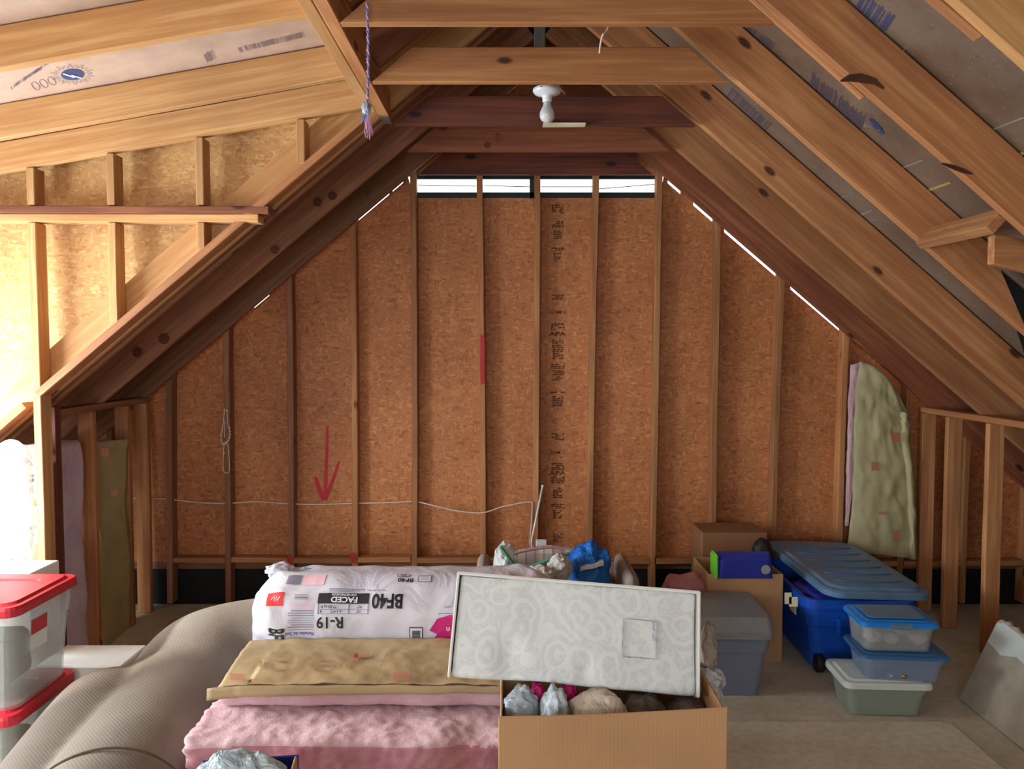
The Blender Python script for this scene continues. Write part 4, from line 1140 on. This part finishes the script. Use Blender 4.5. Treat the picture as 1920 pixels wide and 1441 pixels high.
def kdec(rc, mat, slant=.0, name='red_print'):
    vs, fs = rects(rc); return decal(name, (vs, fs), lambda a, b: PZ(a-slant*b, -b, .6255), mat, kbt)
kdec([(660, -1240, 672, -1225), (664, -1232, 693, -1225), (737, -1274, 770, -1260), (432, -1275, 460, -1262)], 'terracotta')
kdec([(486, -1250, 492, -1238), (500, -1252, 506, -1240), (516, -1240, 535, -1237), (512, -1255, 530, -1252), (595, -1239, 612, -1236), (591, -1246, 608, -1243), (590, -1254, 606, -1251), (815, -1262, 828, -1255)], 'terrasoft')
for x in (548, 566, 590, 700, 726): 
    pts = [(x, -1222), (x-22, -1274)]; decal('red_print', strip2d(pts, .9), lambda a, b: PZ(a, -b, .6255), 'terrasoft', kbt)
for t, x, y, m in (('R-19', 634, 1248, 'terrasoft'), ('R-19', 790, 1256, 'terrasoft')):
    O = PZ(x, y, .6255); decal('red_print', text_geo(t, .0), lambda a, b, O=O: O+Vector((a*.05, b*.06, 0)), m, kbt)
# pink batts
def pink(name, label, loc, s, seed, mat='pink', parts=True):
    bm = softbox(s, .028, (150, 46, 20), .016, 8, seed, .0055, 34)
    for v in bm.verts:   # ragged cut end
        if v.co.x < -s[0]/2+.05: v.co.x += .02*noise.noise(Vector((v.co.y*40, v.co.z*40, seed)))-.02*math.sin((v.co.y/s[1]+.5)*3)
    me_ = fin(name, bm, [mat, 'pink_side'], smooth=True, loc=loc)
    for p in me_.data.polygons:
        if p.normal.y < -.75 and p.center.z < s[2]/2-.02: p.material_index = 1
    return tag(me_, label, 'insulation')
pink('insulation_batt', 'fluffy bare pink fibreglass batt lying in the foreground', (-.425, 2.605, .425), (1.24, .385, .155), 3)
pink('insulation_batt', 'lower pink fibreglass batt beneath the fluffy foreground one', (-.42, 2.66, .258), (1.20, .42, .135), 6)
pink('insulation_batt', 'bottom pink fibreglass batt on the floor under the pile', (-.42, 2.68, .092), (1.20, .50, .155), 9)

# ================================================================ CARPET ROLL
bm = bmesh.new()
def roll(pts, rad, n=28):
    sp = smooth_path(pts, 7); rr = []
    k = 7
    for i in range(len(sp)):
        t = i/k; a = min(int(t), len(rad)-2); f = min(1, t-a); rr.append(rad[a]*(1-f)+rad[a+1]*f)
    tube(bm, sp, rr, n)
roll([(-1.22, 1.65, .245), (-1.27, 2.2, .25), (-1.335, 2.8, .26), (-1.37, 3.15, .285), (-1.37, 3.42, .315), (-1.17, 3.62, .315), (-.9, 3.72, .30)], [.25, .25, .255, .26, .26, .25, .24])
roll([(-1.56, 1.7, .14), (-1.58, 2.2, .17), (-1.60, 2.65, .24), (-1.585, 2.95, .30), (-1.56, 3.15, .28)], [.16, .17, .19, .205, .14])
cr = fin('carpet_roll', bm, 'carpet', smooth=True)
m = cr.modifiers.new('r', 'REMESH'); m.mode = 'VOXEL'; m.voxel_size = .014; m.use_smooth_shade = True
m = cr.modifiers.new('s', 'SMOOTH'); m.iterations = 14; m.factor = .6
tag(cr, 'large roll of carpet with its beige backing outside, on the floor at left', 'carpet')
M['seam'] = plain('carpet_seam_thread', (92, 76, 58), .9)
bm = bmesh.new(); pts = [Vector((-1.275+.257*math.cos(a), 2.36+.06*math.cos(a), .253+.255*math.sin(a))) for a in [PI*.02+PI*.88*k/24 for k in range(25)]]
tube(bm, pts, .0042, 6); bpy.context.view_layer.update(); o = fin('carpet_seam', bm, 'seam', cr)
# white box added here, raised into window light to make the bright patch
bm = bmesh.new(); box(bm, (0, 0, .2), (.37, .24, .40)); bevel_all(bm, .006); o = fin('white_carton', bm, 'white_box', loc=(-1.855, 3.36, .0))
tag(o, 'low white carton between the red-lidded totes and the carpet, added to catch window light', 'box')
# ================================================================ TOTES with red lids (left)
def tote(name, label, loc, w, d, h, bodymat, lidmat, rz=0, r=.035, taper=.035, lid_h=.03, group=None, handles=False, lid_over=.015, cat='storage tote', lidlift=0, lidbevel=.012):
    root = empty(name, loc, label, cat, group, rz)
    bm = bmesh.new(); hb = h-lid_h*.6; t = .004
    loft(bm, [(0, w-2*taper, d-2*taper, r), (hb*.72, w-taper*.9, d-taper*.9, r), (hb*.73, w-taper*.55, d-taper*.55, r), (hb-.012, w-.004, d-.004, r), (hb-.012, w+.012, d+.012, r), (hb, w+.012, d+.012, r),
              (hb, w-2*t, d-2*t, r), (hb*.73, w-taper*.9-2*t, d-taper*.9-2*t, r), (.008, w-2*taper-2*t, d-2*taper-2*t, r)], True, True)
    fin('body', bm, bodymat, root)
    bm = bmesh.new(); W, D = w+2*lid_over, d+2*lid_over; z = hb-.008+lidlift
    loft(bm, [(z, W-.006, D-.006, r), (z, W, D, r), (z+lid_h*.55, W, D, r+.004), (z+lid_h*.8, W-.012, D-.012, r), (z+lid_h*.8, W-.05, D-.05, r), (z+lid_h, W-.07, D-.07, r), (z+lid_h, W-.2, D-.2, r*.6), (z+lid_h*.9, W-.21, D-.21, r*.6)])
    lid = fin('lid', bm, lidmat, root)
    return root, lid
tA, _ = tote('storage_tote', 'upper clear storage tote with a red lid, at the left picture edge', (-2.13, 3.00, .405), .60, .415, .40, 'clear', 'redlid', 0, .05, .03, .045)
tB, _ = tote('storage_tote', 'lower clear storage tote with a red lid, beneath another at left', (-2.15, 3.00, .001), .60, .415, .395, 'clear', 'redlid', 0, .05, .03, .045)
bpy.context.view_layer.update()
# label sticker on the right side of the upper tote
xs = -2.13+.30-.006
lb = bpy.data.meshes.new('x')
def side_fn(x, yc, zc): return lambda a, b: Vector((x-.015*(.25-b*1.0 if False else 0), yc+a, zc+b))
decal('sticker', rects([(-.055, -.062, .055, .062)]), lambda a, b: Vector((-1.838+.045*(b), 2.955+a, .66+b)), 'whitelid', tA)
decal('sticker_print', rects([(-.05, .0, .05, .057)]), lambda a, b: Vector((-1.8365+.045*(b), 2.955+a, .66+b)), 'redlid', tA)
for t_, base, seedz in ((tA, .41, 2), (tB, .01, 5)):
    bm = softbox((.42, .27, .20), .05, (12, 10, 8), .02, 6, seedz); o = fin('folded_cloth', bm, 'greycloth', smooth=True, loc=(-2.15, 2.98, base+.125))
    tag(o, 'dark grey folded cloth inside the %s red-lidded tote' % ('upper' if t_ is tA else 'lower'), 'cloth')
# white carton behind
bm = bmesh.new(); box(bm, (0, 0, .385), (.62, .22, .77)); bevel_all(bm, .004); o = fin('white_carton', bm, 'white_box', loc=(-2.42, 3.45, 0)); tag(o, 'tall white carton behind the red-lidded totes', 'box')

# ================================================================ FOREGROUND CARTON AND WHITE BOX
def carton(name, label, c, w, d, h, mat, t=.006, lean=0, cutl=0, wallsmat=None, rz=0):
    root = empty(name, c, label, 'box', rz=rz)
    for nm, cc, ss in (('front_panel', (0, -d/2, h/2), (w, t, h)), ('rear_panel', (0, d/2, h/2), (w, t, h)), ('side_panel', (-w/2+t, 0, (h-cutl)/2), (t, d-t, h-cutl)), ('side_panel', (w/2-t, 0, h/2), (t, d-t, h)), ('bottom_panel', (0, 0, t/2), (w-t, d-t, t))):
        bm = bmesh.new(); box(bm, cc, ss); bevel_all(bm, .002)
        if nm == 'front_panel':
            ed = bm.edges[:]; bmesh.ops.subdivide_edges(bm, edges=[e for e in ed if e.calc_length() > .1], cuts=8, use_grid_fill=True)
            for v in bm.verts: v.co.y += -.010*(1-(2*v.co.x/w)**2)*(v.co.z/h) + .003*noise.noise(v.co*6); v.co.z += lean*(v.co.x/w)
        fin(nm, bm, mat, root)
    return root
ct = carton('cardboard_box', 'open brown cardboard box in the foreground, full of wrapped things', (.24, 1.95, .42), .545, .30, .475, 'card', cutl=.035, lean=.024)
bm = bmesh.new(); box(bm, (0, 0, .2075), (.56, .34, .415)); bevel_all(bm, .006); o = fin('cardboard_box', bm, 'card_dark', loc=(.24, 1.95, .0)); tag(o, 'closed cardboard box beneath the open one in the foreground', 'box')
# contents
def item(name, label, cat, px, py, Y, r, mat, amp=.2, freq=3, seed=0, ridge=.04):
    bm = blob((0, 0, 0), r, amp, freq, seed, 4, ridge); o = fin(name, bm, mat, smooth=True); o.location = P(px, py, Y); return tag(o, label, cat)
item('wrapped_bundle', 'silvery crumpled bundle at the left end of the open cardboard box', 'bundle', 978, 1338, 1.925, (.046, .045, .07), 'silver', seed=1)
item('wrapped_bundle', 'pale blue wrapped roundish bundle, second from the left in the open box', 'bundle', 1040, 1338, 1.90, (.036, .045, .068), 'bluefilm', seed=3)
item('wrapped_bundle', 'cream bundle in clear film in the middle of the open box', 'bundle', 1120, 1345, 1.91, (.075, .05, .072), 'cream', seed=5)
item('wrapped_bundle', 'grey-brown soft bundle right of the cream one in the open box', 'bundle', 1205, 1345, 1.95, (.06, .05, .06), 'greycloth', seed=7)
item('wrapped_bundle', 'dark soft bundle near the right end of the open box', 'bundle', 1290, 1345, 1.97, (.055, .05, .05), 'greycloth', seed=11)
item('plastic_wrapper', 'magenta plastic piece between the silver and blue bundles', 'wrapper', 1008, 1325, 1.985, (.025, .03, .065), 'magenta', seed=13)
item('plastic_wrapper', 'magenta plastic piece behind the blue and cream bundles', 'wrapper', 1068, 1315, 1.992, (.022, .025, .065), 'magenta', seed=17)
bm = blob((0, 0, 0), (.05, .05, .04), .3, 2.5, 21, 4, .08); o = fin('foil_bag', bm, 'silver', smooth=True); o.location = P(1328, 1281, 2.06); o.scale = (.8, 1, 1); tag(o, 'silver foil bag poking out at the right end of the open box', 'bag')
bm = blob((0, 0, 0), (.022, .03, .08), .3, 2.5, 25, 4, .06); o = fin('brown_paper', bm, 'tangle', smooth=True); o.location = P(1328, 1222, 2.10); tag(o, 'crumpled brown paper beside the right end of the white patterned box', 'paper')
# white patterned box
BL, BR, TL, TR = P(838, 1272, 1.93), P(1312, 1310, 1.93), P(852, 1076, 2.02), P(1312, 1102, 2.02)
X = (BR-BL).normalized(); Up = ((TL+TR)/2-(BL+BR)/2); Hh = Up.length; Up = (Up-X*Up.dot(X)).normalized(); Nn = X.cross(Up)  # points away (depth)
wb = bpy.data.objects.new('patterned_storage_box', None); C.objects.link(wb)
mt = Matrix((X, Nn*1.0, Up)).transposed()
if mt.determinant() < 0: mt = Matrix((X, -Nn, Up)).transposed()
m4 = mt.to_4x4(); m4.translation = (BL+BR)/2; wb.matrix_world = m4
tag(wb, 'white storage box with pale grey scroll pattern, tilted on top of the open cardboard box', 'box')
bw = (BR-BL).length; bh = Hh; bd = .13; ysg = 1 if mt.col[1].y > 0 else -1
def wpart(nm, fn_, mat, smooth=False):
    bm = bmesh.new(); fn_(bm); return fin(nm, bm, mat, wb, smooth=smooth)
bm = softbox((bw-.022, bd, bh-.012), .008, (60, 8, 30), .004, 7, 2)
for v in bm.verts:
    if v.co.y < 0: # dents
        for (cx, cz, rr, dd) in ((-.17, -.07, .035, .010), (.03, -.09, .02, .006), (-.1, .05, .05, .003)):
            q = math.exp(-(((v.co.x-cx)/rr)**2+((v.co.z-cz)/(rr*1.6))**2)); v.co.y += dd*q
o = fin('body', bm, 'damask', wb, smooth=True); o.location = (0, ysg*(bd/2+.004), bh/2)
def rim(bm):
    for c, s in (((0, ysg*(bd/2-.002), bh-.004), (bw, bd+.010, .008)), ((-bw/2+.004, ysg*(bd/2-.002), bh/2), (.007, bd+.010, bh-.006)), ((bw/2-.004, ysg*(bd/2-.002), bh/2), (.007, bd+.010, bh-.006))):
        box(bm, c, s)
    bevel_all(bm, .0025, 2)
wpart('rim', rim, 'white_box')
def holder(bm):
    cx, cz = .165, bh*.50; hw, hh = .044, .047; y = -ysg*.001
    for c, s in (((cx-hw, y, cz), (.002, .004, 2*hh)), ((cx+hw, y, cz), (.003, .004, 2*hh)), ((cx, y, cz-hh), (2*hw, .004, .002)), ((cx, y, cz+hh), (2*hw, .004, .0015)), ((cx+hw-.006, y, cz+hh*.45), (.009, .006, hh))): box(bm, c, s)
wpart('label_holder', holder, 'silver')
# ---- things cut by the bottom edge
ctb = carton('cardboard_box', 'small blue-edged carton at the bottom edge, full of clear film', (-.54, 1.62, .62), .225, .16, .245, 'card')
ctb.location = P(455, 1441, 1.72); ctb.location.z -= .262; ctb.rotation_euler.z = .12
bm = bmesh.new(); box(bm, (0, 0, .25), (.34, .30, .5)); bevel_all(bm, .005); o = fin('cardboard_box', bm, 'card_dark', loc=(ctb.location.x, 1.72, 0)); zt_ = ctb.location.z-.003
o.scale.z = zt_/.5; tag(o, 'tall carton under the small blue-edged one, below the picture edge', 'box')
bm = blob((0, 0, 0), (.100, .065, .070), .22, 2.2, 31, 5, .05); o = fin('clear_film', bm, 'bluefilm', smooth=True); o.location = P(450, 1466, 1.72); tag(o, 'crumpled clear film bulging out of the small blue-edged carton', 'plastic film')
bm = bmesh.new(); box(bm, (0, 0, 0), (.11, .2, .006)); bevel_all(bm, .002); o = fin('white_card', bm, 'white_box', loc=P(775, 1448, 1.9)+Vector((0, -.1, 0)), rot=(0, 0.0, -.1)); tag(o, 'corner of a flat white card at the bottom edge, left of the cardboard box', 'card')
zc = o.location.z-.004
bm = bmesh.new(); box(bm, (0, 0, zc/2), (.2, .24, zc)); bevel_all(bm, .005); q = fin('cardboard_box', bm, 'card', loc=(o.location.x+.03, o.location.y-.03, 0)); tag(q, 'carton carrying the flat white card, below the picture edge', 'box')

for ch in [c for c in ctb.children if c.name.startswith(('rear', 'front'))]: ch.data.materials[0] = M['navy']
# ================================================================ ARMCHAIR
ac = empty('armchair', (.235, 4.30, 0), 'plaid upholstered armchair before the gable wall, heaped with bags and clothes', 'armchair')
aw = .86
zt = PZ(1030, 1020, 0); ztop = P(1030, 1021, 4.52).z
bm = bmesh.new(); nx = 40; rows = []
def backpt(u, k):   # arch outline
    x = -aw/2+aw*u; z = ztop-.09*abs(2*u-1)**2.2-.02*abs(2*u-1)
    return x, z
for u_i in range(nx+1):
    u = u_i/nx; x, z = backpt(u, 0); q = (2*u-1)
    y = .22-.10*q*q
    sec = [(y-.05, .30), (y-.055, z-.05), (y-.035, z-.012), (y, z), (y+.035, z-.012), (y+.05, z-.05), (y+.05, .12), (y-.05, .12)]
    rows.append([bm.verts.new((x, yy, zz)) for yy, zz in sec])
for a, b in zip(rows, rows[1:]):
    for k in range(8): bm.faces.new((a[k], a[(k+1) % 8], b[(k+1) % 8], b[k]))
bm.faces.new(rows[0]); bm.faces.new(rows[-1][::-1]); fin('backrest', bm, 'plaid', ac, smooth=True)
bm = bmesh.new(); tube(bm, [(backpt(k/nx, 0)[0], .185-.10*(2*k/nx-1)**2, backpt(k/nx, 0)[1]-.005) for k in range(nx+1)], .006, 6); fin('piping', bm, 'pink_side', ac, smooth=True)
za = P(910, 1034, 4.47).z
for sx in (-1, 1):
    bm = softbox((.08, .50, za-.10), .04, (8, 20, 16), .004, 6, sx); o = fin('arm', bm, 'plaid', ac, smooth=True); o.location = (sx*(aw/2-.035), -.08, .10+(za-.10)/2)
bm = softbox((aw-.18, .52, .2), .05, (20, 16, 8), .01, 5, 4); o = fin('seat_cushion', bm, 'plaid', ac, smooth=True); o.location = (0, -.07, .36)
bm = bmesh.new(); box(bm, (0, -.06, .18), (aw-.17, .54, .16)); bevel_all(bm, .02, 2); fin('seat_frame', bm, 'plaid', ac)
for sx in (-1, 1):
    for sy in (-.28, .2):
        bm = bmesh.new(); lathe(bm, [(0, 0), (.018, 0), (.026, .12), (0, .12)], 12); o = fin('leg', bm, 'pine_old', ac, smooth=True); o.location = (sx*(aw/2-.1), sy, 0)
# heap on the chair
item('plastic_bag', 'white and green plastic bag slumped at the left of the armchair', 'bag', 947, 1060, 4.12, (.06, .09, .12), 'plasticbag', .25, 2.5, 3, .06)
bm = bmesh.new(); tube(bm, smooth_path([P(x, y, 4.03) for x, y in ((938, 1024), (950, 1040), (965, 1058), (990, 1062), (1020, 1052), (1045, 1042), (1068, 1037))], 5), .009, 8)
tag(fin('ribbon', bm, 'green', smooth=True), 'pale green ribbon strap lying across the heap on the armchair', 'strap')
item('cloth_bundle', 'taupe cloth heaped in the middle of the armchair seat', 'cloth', 1020, 1095, 4.17, (.16, .12, .11), 'tangle', .25, 2.5, 6, .05)
item('white_garment', 'crumpled white garment on the armchair, left of the blue jacket', 'garment', 1050, 1064, 4.0, (.06, .05, .065), 'whitecloth', .35, 3, 9, .09)
item('white_garment', 'small crumpled white garment draped over the box edge on the armchair', 'garment', 1012, 1078, 3.93, (.075, .05, .045), 'whitecloth', .35, 3, 15, .09)
bm = blob((0, 0, 0), (.12, .12, .17), .25, 2.5, 12, 5, .05)
jk = fin('nylon_jacket', bm, 'jacket', smooth=True); jk.location = P(1100, 1078, 4.15); jk.rotation_euler = (0, .25, 0); tag(jk, 'bright blue nylon jacket with a white stripe, piled on the armchair', 'jacket')
bpy.context.view_layer.update()
bm = bmesh.new()
cc = P(1100, 1078, 4.15)
pts = [P(x, y, 4.022+abs(x-1110)*.0006) for x, y in ((1088, 1067), (1098, 1064), (1112, 1062), (1124, 1058), (1132, 1056))]
vs, fs = [], []
bm = bmesh.new(); prev = None
for p in smooth_path(pts, 4):
    q = [bm.verts.new(p+Vector((0, 0, .010))), bm.verts.new(p+Vector((0, .0, -.010))), bm.verts.new(p+Vector((0, .05, -.010))), bm.verts.new(p+Vector((0, .05, .010)))]
    if prev:
        for k in range(4): bm.faces.new((prev[k], prev[(k+1) % 4], q[(k+1) % 4], q[k]))
    prev = q
o = fin('white_stripe', bm, 'whitecloth'); o.parent = jk; o.matrix_parent_inverse = jk.matrix_world.inverted()
# white rod and adapter behind the chair
bm = bmesh.new(); tube(bm, [P(997, 1012, 4.93)-Vector((0, 0, .5)), P(997, 1012, 4.93), P(1017, 912, 4.93)], .0065, 10); tube(bm, [P(1017, 912, 4.93), P(1018, 909, 4.93)], .009, 10)
tag(fin('white_rod', bm, 'white_metal', smooth=True), 'thin white rod leaning up behind the plaid armchair', 'rod')
bm = bmesh.new(); box(bm, (0, 0, -.2), (.068, .03, .42)); bevel_all(bm, .004); o = fin('white_block', bm, 'white_metal', loc=P(1015, 1014, 4.80)-Vector((0, 0, 0))); tag(o, 'small white box edge showing just above the armchair back', 'box')
o.location.z -= 0
# ================================================================ RIGHT SIDE: grey tote and cartons
gt, gl_ = tote('storage_tote', 'slate clear tote with a grey flip lid, left of the blue wheeled tote', (1.00, 4.00, .001), .60, .42, .33, 'clear_slate', 'greylid', -.03, .03, .045, .02, lid_over=.012)
bm = bmesh.new(); loft(bm, [(.0, .615, .43, .03), (.0, .625, .44, .03), (.02, .625, .44, .03), (.085, .60, .415, .03), (.09, .585, .40, .03), (.09, .3, .2, .02)]); o = fin('lid_skirt', bm, 'greylid', gt); o.location = (0, 0, .325)
bm = softbox((.44, .26, .18), .05, (12, 10, 8), .02, 6, 4); o = fin('folded_cloth', bm, 'navy', smooth=True, loc=(1.0, 4.0, .115)); tag(o, 'dark blue folded cloth inside the grey-lidded tote', 'cloth')
# carton on top-back with blue package
cc1 = carton('cardboard_box', 'low open brown carton behind the grey-lidded tote, holding the blue package', (1.30, 4.42, .0), .42, .34, .50, 'card')
bm = bmesh.new(); loft(bm, [(0, .31, .10, .02), (.10, .30, .10, .03), (.135, .29, .03, .01)]); bp = fin('blue_package', bm, 'navy', loc=PZ(1400, 1140, .46)); 
bp.location = (1.295, 4.28, .48); tag(bp, 'blue plastic package with a green edge, in the carton behind the grey tote', 'package')
bpy.context.view_layer.update()
bm = bmesh.new(); box(bm, (-.162, 0, .065), (.022, .105, .14)); bevel_all(bm, .008, 2); fin('green_edge', bm, 'lime', bp)
vs = [(0, 0, 0)]+[(.026*math.cos(k*PI/12), .026*math.sin(k*PI/12), 0) for k in range(24)]
decal('round_sticker', (vs, [(0, k+1, (k+1) % 24+1) for k in range(24)]), lambda a, b: Vector((1.405+a, 4.2275, .53+b)), 'tape', bp)
bm = bmesh.new(); box(bm, (0, 0, .31), (.40, .28, .62)); bevel_all(bm, .004); o = fin('cardboard_box', bm, 'card_dark', loc=(1.37, 4.85, .0)); tag(o, 'tall brown cardboard box against the gable wall, behind the blue package', 'box')
bm = blob((0, 0, 0), (.062, .06, .10), .08, 2, 3, 4); o = fin('black_helmet', bm, 'black_rubber', smooth=True); o.location = P(1428, 1100, 4.66); tag(o, 'rounded black object standing between the brown box and the blue tote', 'helmet')
o.location.z = .50
bm = bmesh.new(); box(bm, (0, 0, .2), (.12, .10, .4)); bevel_all(bm, .004); q = fin('cardboard_box', bm, 'card_dark', loc=(o.location.x, o.location.y+.01, 0)); tag(q, 'small carton under the rounded black object', 'box')
item('pink_cloth', 'dusky pink cloth draped behind the right end of the patterned box', 'cloth', 1290, 1108, 4.42, (.15, .11, .10), 'pink_side', .25, 2.3, 4, .03)
bm = bmesh.new(); box(bm, (0, 0, .13), (.33, .26, .26)); bevel_all(bm, .004); q = fin('cardboard_box', bm, 'card_dark', loc=(.90, 4.42, 0)); tag(q, 'low carton under the dusky pink cloth', 'box')
# ---- blue wheeled tote
bt = empty('wheeled_tote', (1.875, 4.47, 0), 'big blue wheeled storage tote with a crooked lid', 'storage tote', rz=-.03)
bw_, bd_, bh_ = .58, .82, .415
bm = bmesh.new()
loft(bm, [(.02, bw_-.12, bd_-.12, .06), (.25, bw_-.07, bd_-.07, .06), (.26, bw_-.05, bd_-.05, .06), (bh_-.05, bw_-.02, bd_-.02, .06), (bh_-.05, bw_+.02, bd_+.02, .07), (bh_, bw_+.02, bd_+.02, .07), (bh_, bw_-.03, bd_-.03, .06), (.26, bw_-.065, bd_-.065, .05), (.03, bw_-.14, bd_-.14, .05)], seg=7)
fin('body', bm, 'blue', bt)
for x in (-.12, .02):
    bm = bmesh.new(); box(bm, (x, -bd_/2+.0, .27), (.022, .03, .09)); bevel_all(bm, .004); fin('rib', bm, 'blue', bt)
bm = bmesh.new(); box(bm, (.10, -bd_/2+.008, .28), (.20, .03, .10)); bevel_all(bm, .01, 2); fin('latch', bm, 'navy', bt)
for x, y in ((-.20, -.36), (.20, -.36), (-.20, .34), (.20, .34)):
    bm = bmesh.new(); lathe(bm, [(0, -.022), (.042, -.022), (.05, -.015), (.05, .015), (.042, .022), (0, .022)], 24, Matrix.Rotation(PI/2, 4, 'Y')); o = fin('wheel', bm, 'black_rubber', bt, smooth=True); o.location = (x, y, .052)
bm = bmesh.new(); W, D = .60, .90
loft(bm, [(0, W-.02, D-.02, .09), (0, W, D, .10), (.028, W, D, .10), (.036, W-.03, D-.03, .09), (.036, W-.07, D-.07, .08), (.048, W-.10, D-.10, .08), (.050, W-.3, D-.3, .05)], seg=8)
lid = fin('lid', bm, 'bluelid', bt)
for k in range(6):
    bm = bmesh.new(); pts = [(-.20+.4*t/10, -.30+k*.115-.03*math.sin(PI*t/10), .049) for t in range(11)]; tube(bm, pts, [.002]+[.007]*9+[.002], 8)
    fin('lid_rib', bm, 'bluedull', lid, smooth=True)
lid.location = (.06, .02, bh_+.035); lid.rotation_euler = (.06, .05, .10)
bm = bmesh.new(); box(bm, (-.29, -.2, .31), (.004, .09, .07)); fin('torn_label', bm, 'label', bt)
bpy.context.view_layer.update()
vs, fs = rects([(-.045, -.03, -.005, .035), (-.02, -.045, .03, .01)])
decal('torn_label', (vs, fs), lambda a, b: P(1486+a*330, 1122-b*330, 4.015), 'label', bt)
item('blue_cloth', 'dark blue cloth stuffed under the crooked lid of the blue tote', 'cloth', 1545, 1108, 4.32, (.16, .2, .06), 'navy', .2, 2.2, 2, .03)
# ---- three small bins
bn1, _ = tote('storage_bin', 'bottom small clear bin with a white lid, lowest of three on the right', (1.79, 3.72, .0065), .385, .27, .17, 'clear_grey', 'whitelid', -.05, .035, .028, .035)
bn2, _ = tote('storage_bin', 'middle small clear bin with a dull blue lid, between two others', (1.865, 3.70, .178), .385, .26, .135, 'clear_blue', 'bluedull', -.10, .035, .025, .018)
bn3, _ = tote('storage_bin', 'top small clear bin with a bright blue rimmed lid, on two others', (1.845, 3.72, .318), .335, .25, .145, 'clear', 'bluebright', -.07, .035, .015, .026)
bm = bmesh.new(); loft(bm, [(0, .27, .19, .03), (.003, .27, .19, .03), (.004, .25, .17, .03)]); o = fin('lid_panel', bm, 'bluelid', bn3); o.location = (0, 0, .152)
bm = bmesh.new(); box(bm, (0, -.138, .128), (.11, .014, .03)); bevel_all(bm, .006, 2); fin('front_latch', bm, 'bluelid', bn3)
bm = bmesh.new(); loft(bm, [(0, .27, .16, .02), (.012, .26, .15, .02)]); o = fin('lid_panel', bm, 'whitelid', bn1); o.location = (0, 0, .172)
o.location.z = .165
def inbin(name, label, cat, x, y, z, r, mat, seed=0):
    bm = blob((0, 0, 0), (r, r, r*.8), .15, 2, seed, 3); o = fin(name, bm, mat, smooth=True); o.location = (x, y, z); return tag(o, label, cat)
inbin('yarn_ball', 'cream ball at the left inside the top small bin', 'ball', 1.74, 3.67, .375, .045, 'cream', 1)
inbin('yarn_ball', 'white lumpy ball in the middle inside the top small bin', 'ball', 1.82, 3.66, .365, .038, 'whitecloth', 2)
inbin('yarn_ball', 'pink ball at the right inside the top small bin', 'ball', 1.95, 3.66, .370, .045, 'pink', 3)
inbin('yarn_ball', 'violet ball behind the white one inside the top small bin', 'ball', 1.88, 3.72, .39, .045, 'violet', 4)
inbin('small_ornament', 'tiny white trinket at the left inside the middle bin', 'trinket', 1.80, 3.61, .205, .014, 'whitecloth', 5)
inbin('small_ornament', 'tiny orange trinket inside the middle bin', 'trinket', 1.86, 3.60, .203, .015, 'brass', 6)
inbin('small_ornament', 'small white trinket at the right inside the middle bin', 'trinket', 1.96, 3.60, .207, .018, 'whitecloth', 7)
inbin('violet_cloth', 'violet cloth at the left inside the middle bin', 'cloth', 1.765, 3.68, .235, .04, 'violet', 8)
bm = bmesh.new(); box(bm, (0, 0, .05), (.09, .16, .10)); bevel_all(bm, .01, 2); o = fin('green_block', bm, 'green', loc=(1.69, 3.70, .016)); tag(o, 'green box-shaped thing inside the white-lidded bottom bin', 'box')
# ---- plasterboard leaning at the right edge
pb = empty('plasterboard', (2.35, 3.3, 0), 'torn offcut of grey plasterboard leaning at the right picture edge', 'plasterboard')
bm = bmesh.new()
prof = [(3.72, .022), (3.42, .022), (2.6, .022), (2.6, .62), (2.9, .58), (3.1, .545), (3.22, .53)]
# outline in the board plane: along Y and up the slope (leans outwards to the right)
edge_t = [(3.72, .0), (3.70, .12), (3.68, .30), (3.66, .46), (3.65, .535), (3.63, .556), (3.60, .552), (3.58, .565), (3.55, .548), (3.52, .558), (3.49, .54), (3.44, .545), (3.40, .53), (3.3, .52), (3.1, .53), (2.8, .53), (2.5, .52), (2.5, 0)]
lean = .32
def pbp(y, s, t): return Vector((2.235+s*.82*math.sin(lean)+t*math.cos(lean), y+.07, .006+s*.82*math.cos(lean)))-pb.location
a = [bm.verts.new(pbp(y, s, 0)) for y, s in edge_t]; b = [bm.verts.new(pbp(y, s, .013)) for y, s in edge_t]
bm.faces.new(a); bm.faces.new(b[::-1])
for i in range(len(a)): bm.faces.new((a[i], b[i], b[(i+1) % len(a)], a[(i+1) % len(a)]))
fin('board', bm, 'drywall', pb)
bm = bmesh.new(); e2 = [(3.665, .40), (3.65, .525), (3.6, .545), (3.55, .54), (3.49, .53), (3.40, .515), (3.3, .51), (3.0, .5), (2.8, .44), (3.1, .40), (3.3, .38), (3.45, .41), (3.55, .37)]
a = [bm.verts.new(pbp(y, s, -.0015)) for y, s in e2]; b = [bm.verts.new(pbp(y, s, -.0003)) for y, s in e2]; bm.faces.new(a); bm.faces.new(b[::-1])
for i in range(len(a)): bm.faces.new((a[i], b[i], b[(i+1) % len(a)], a[(i+1) % len(a)]))
fin('torn_patch', bm, 'drywhite', pb)
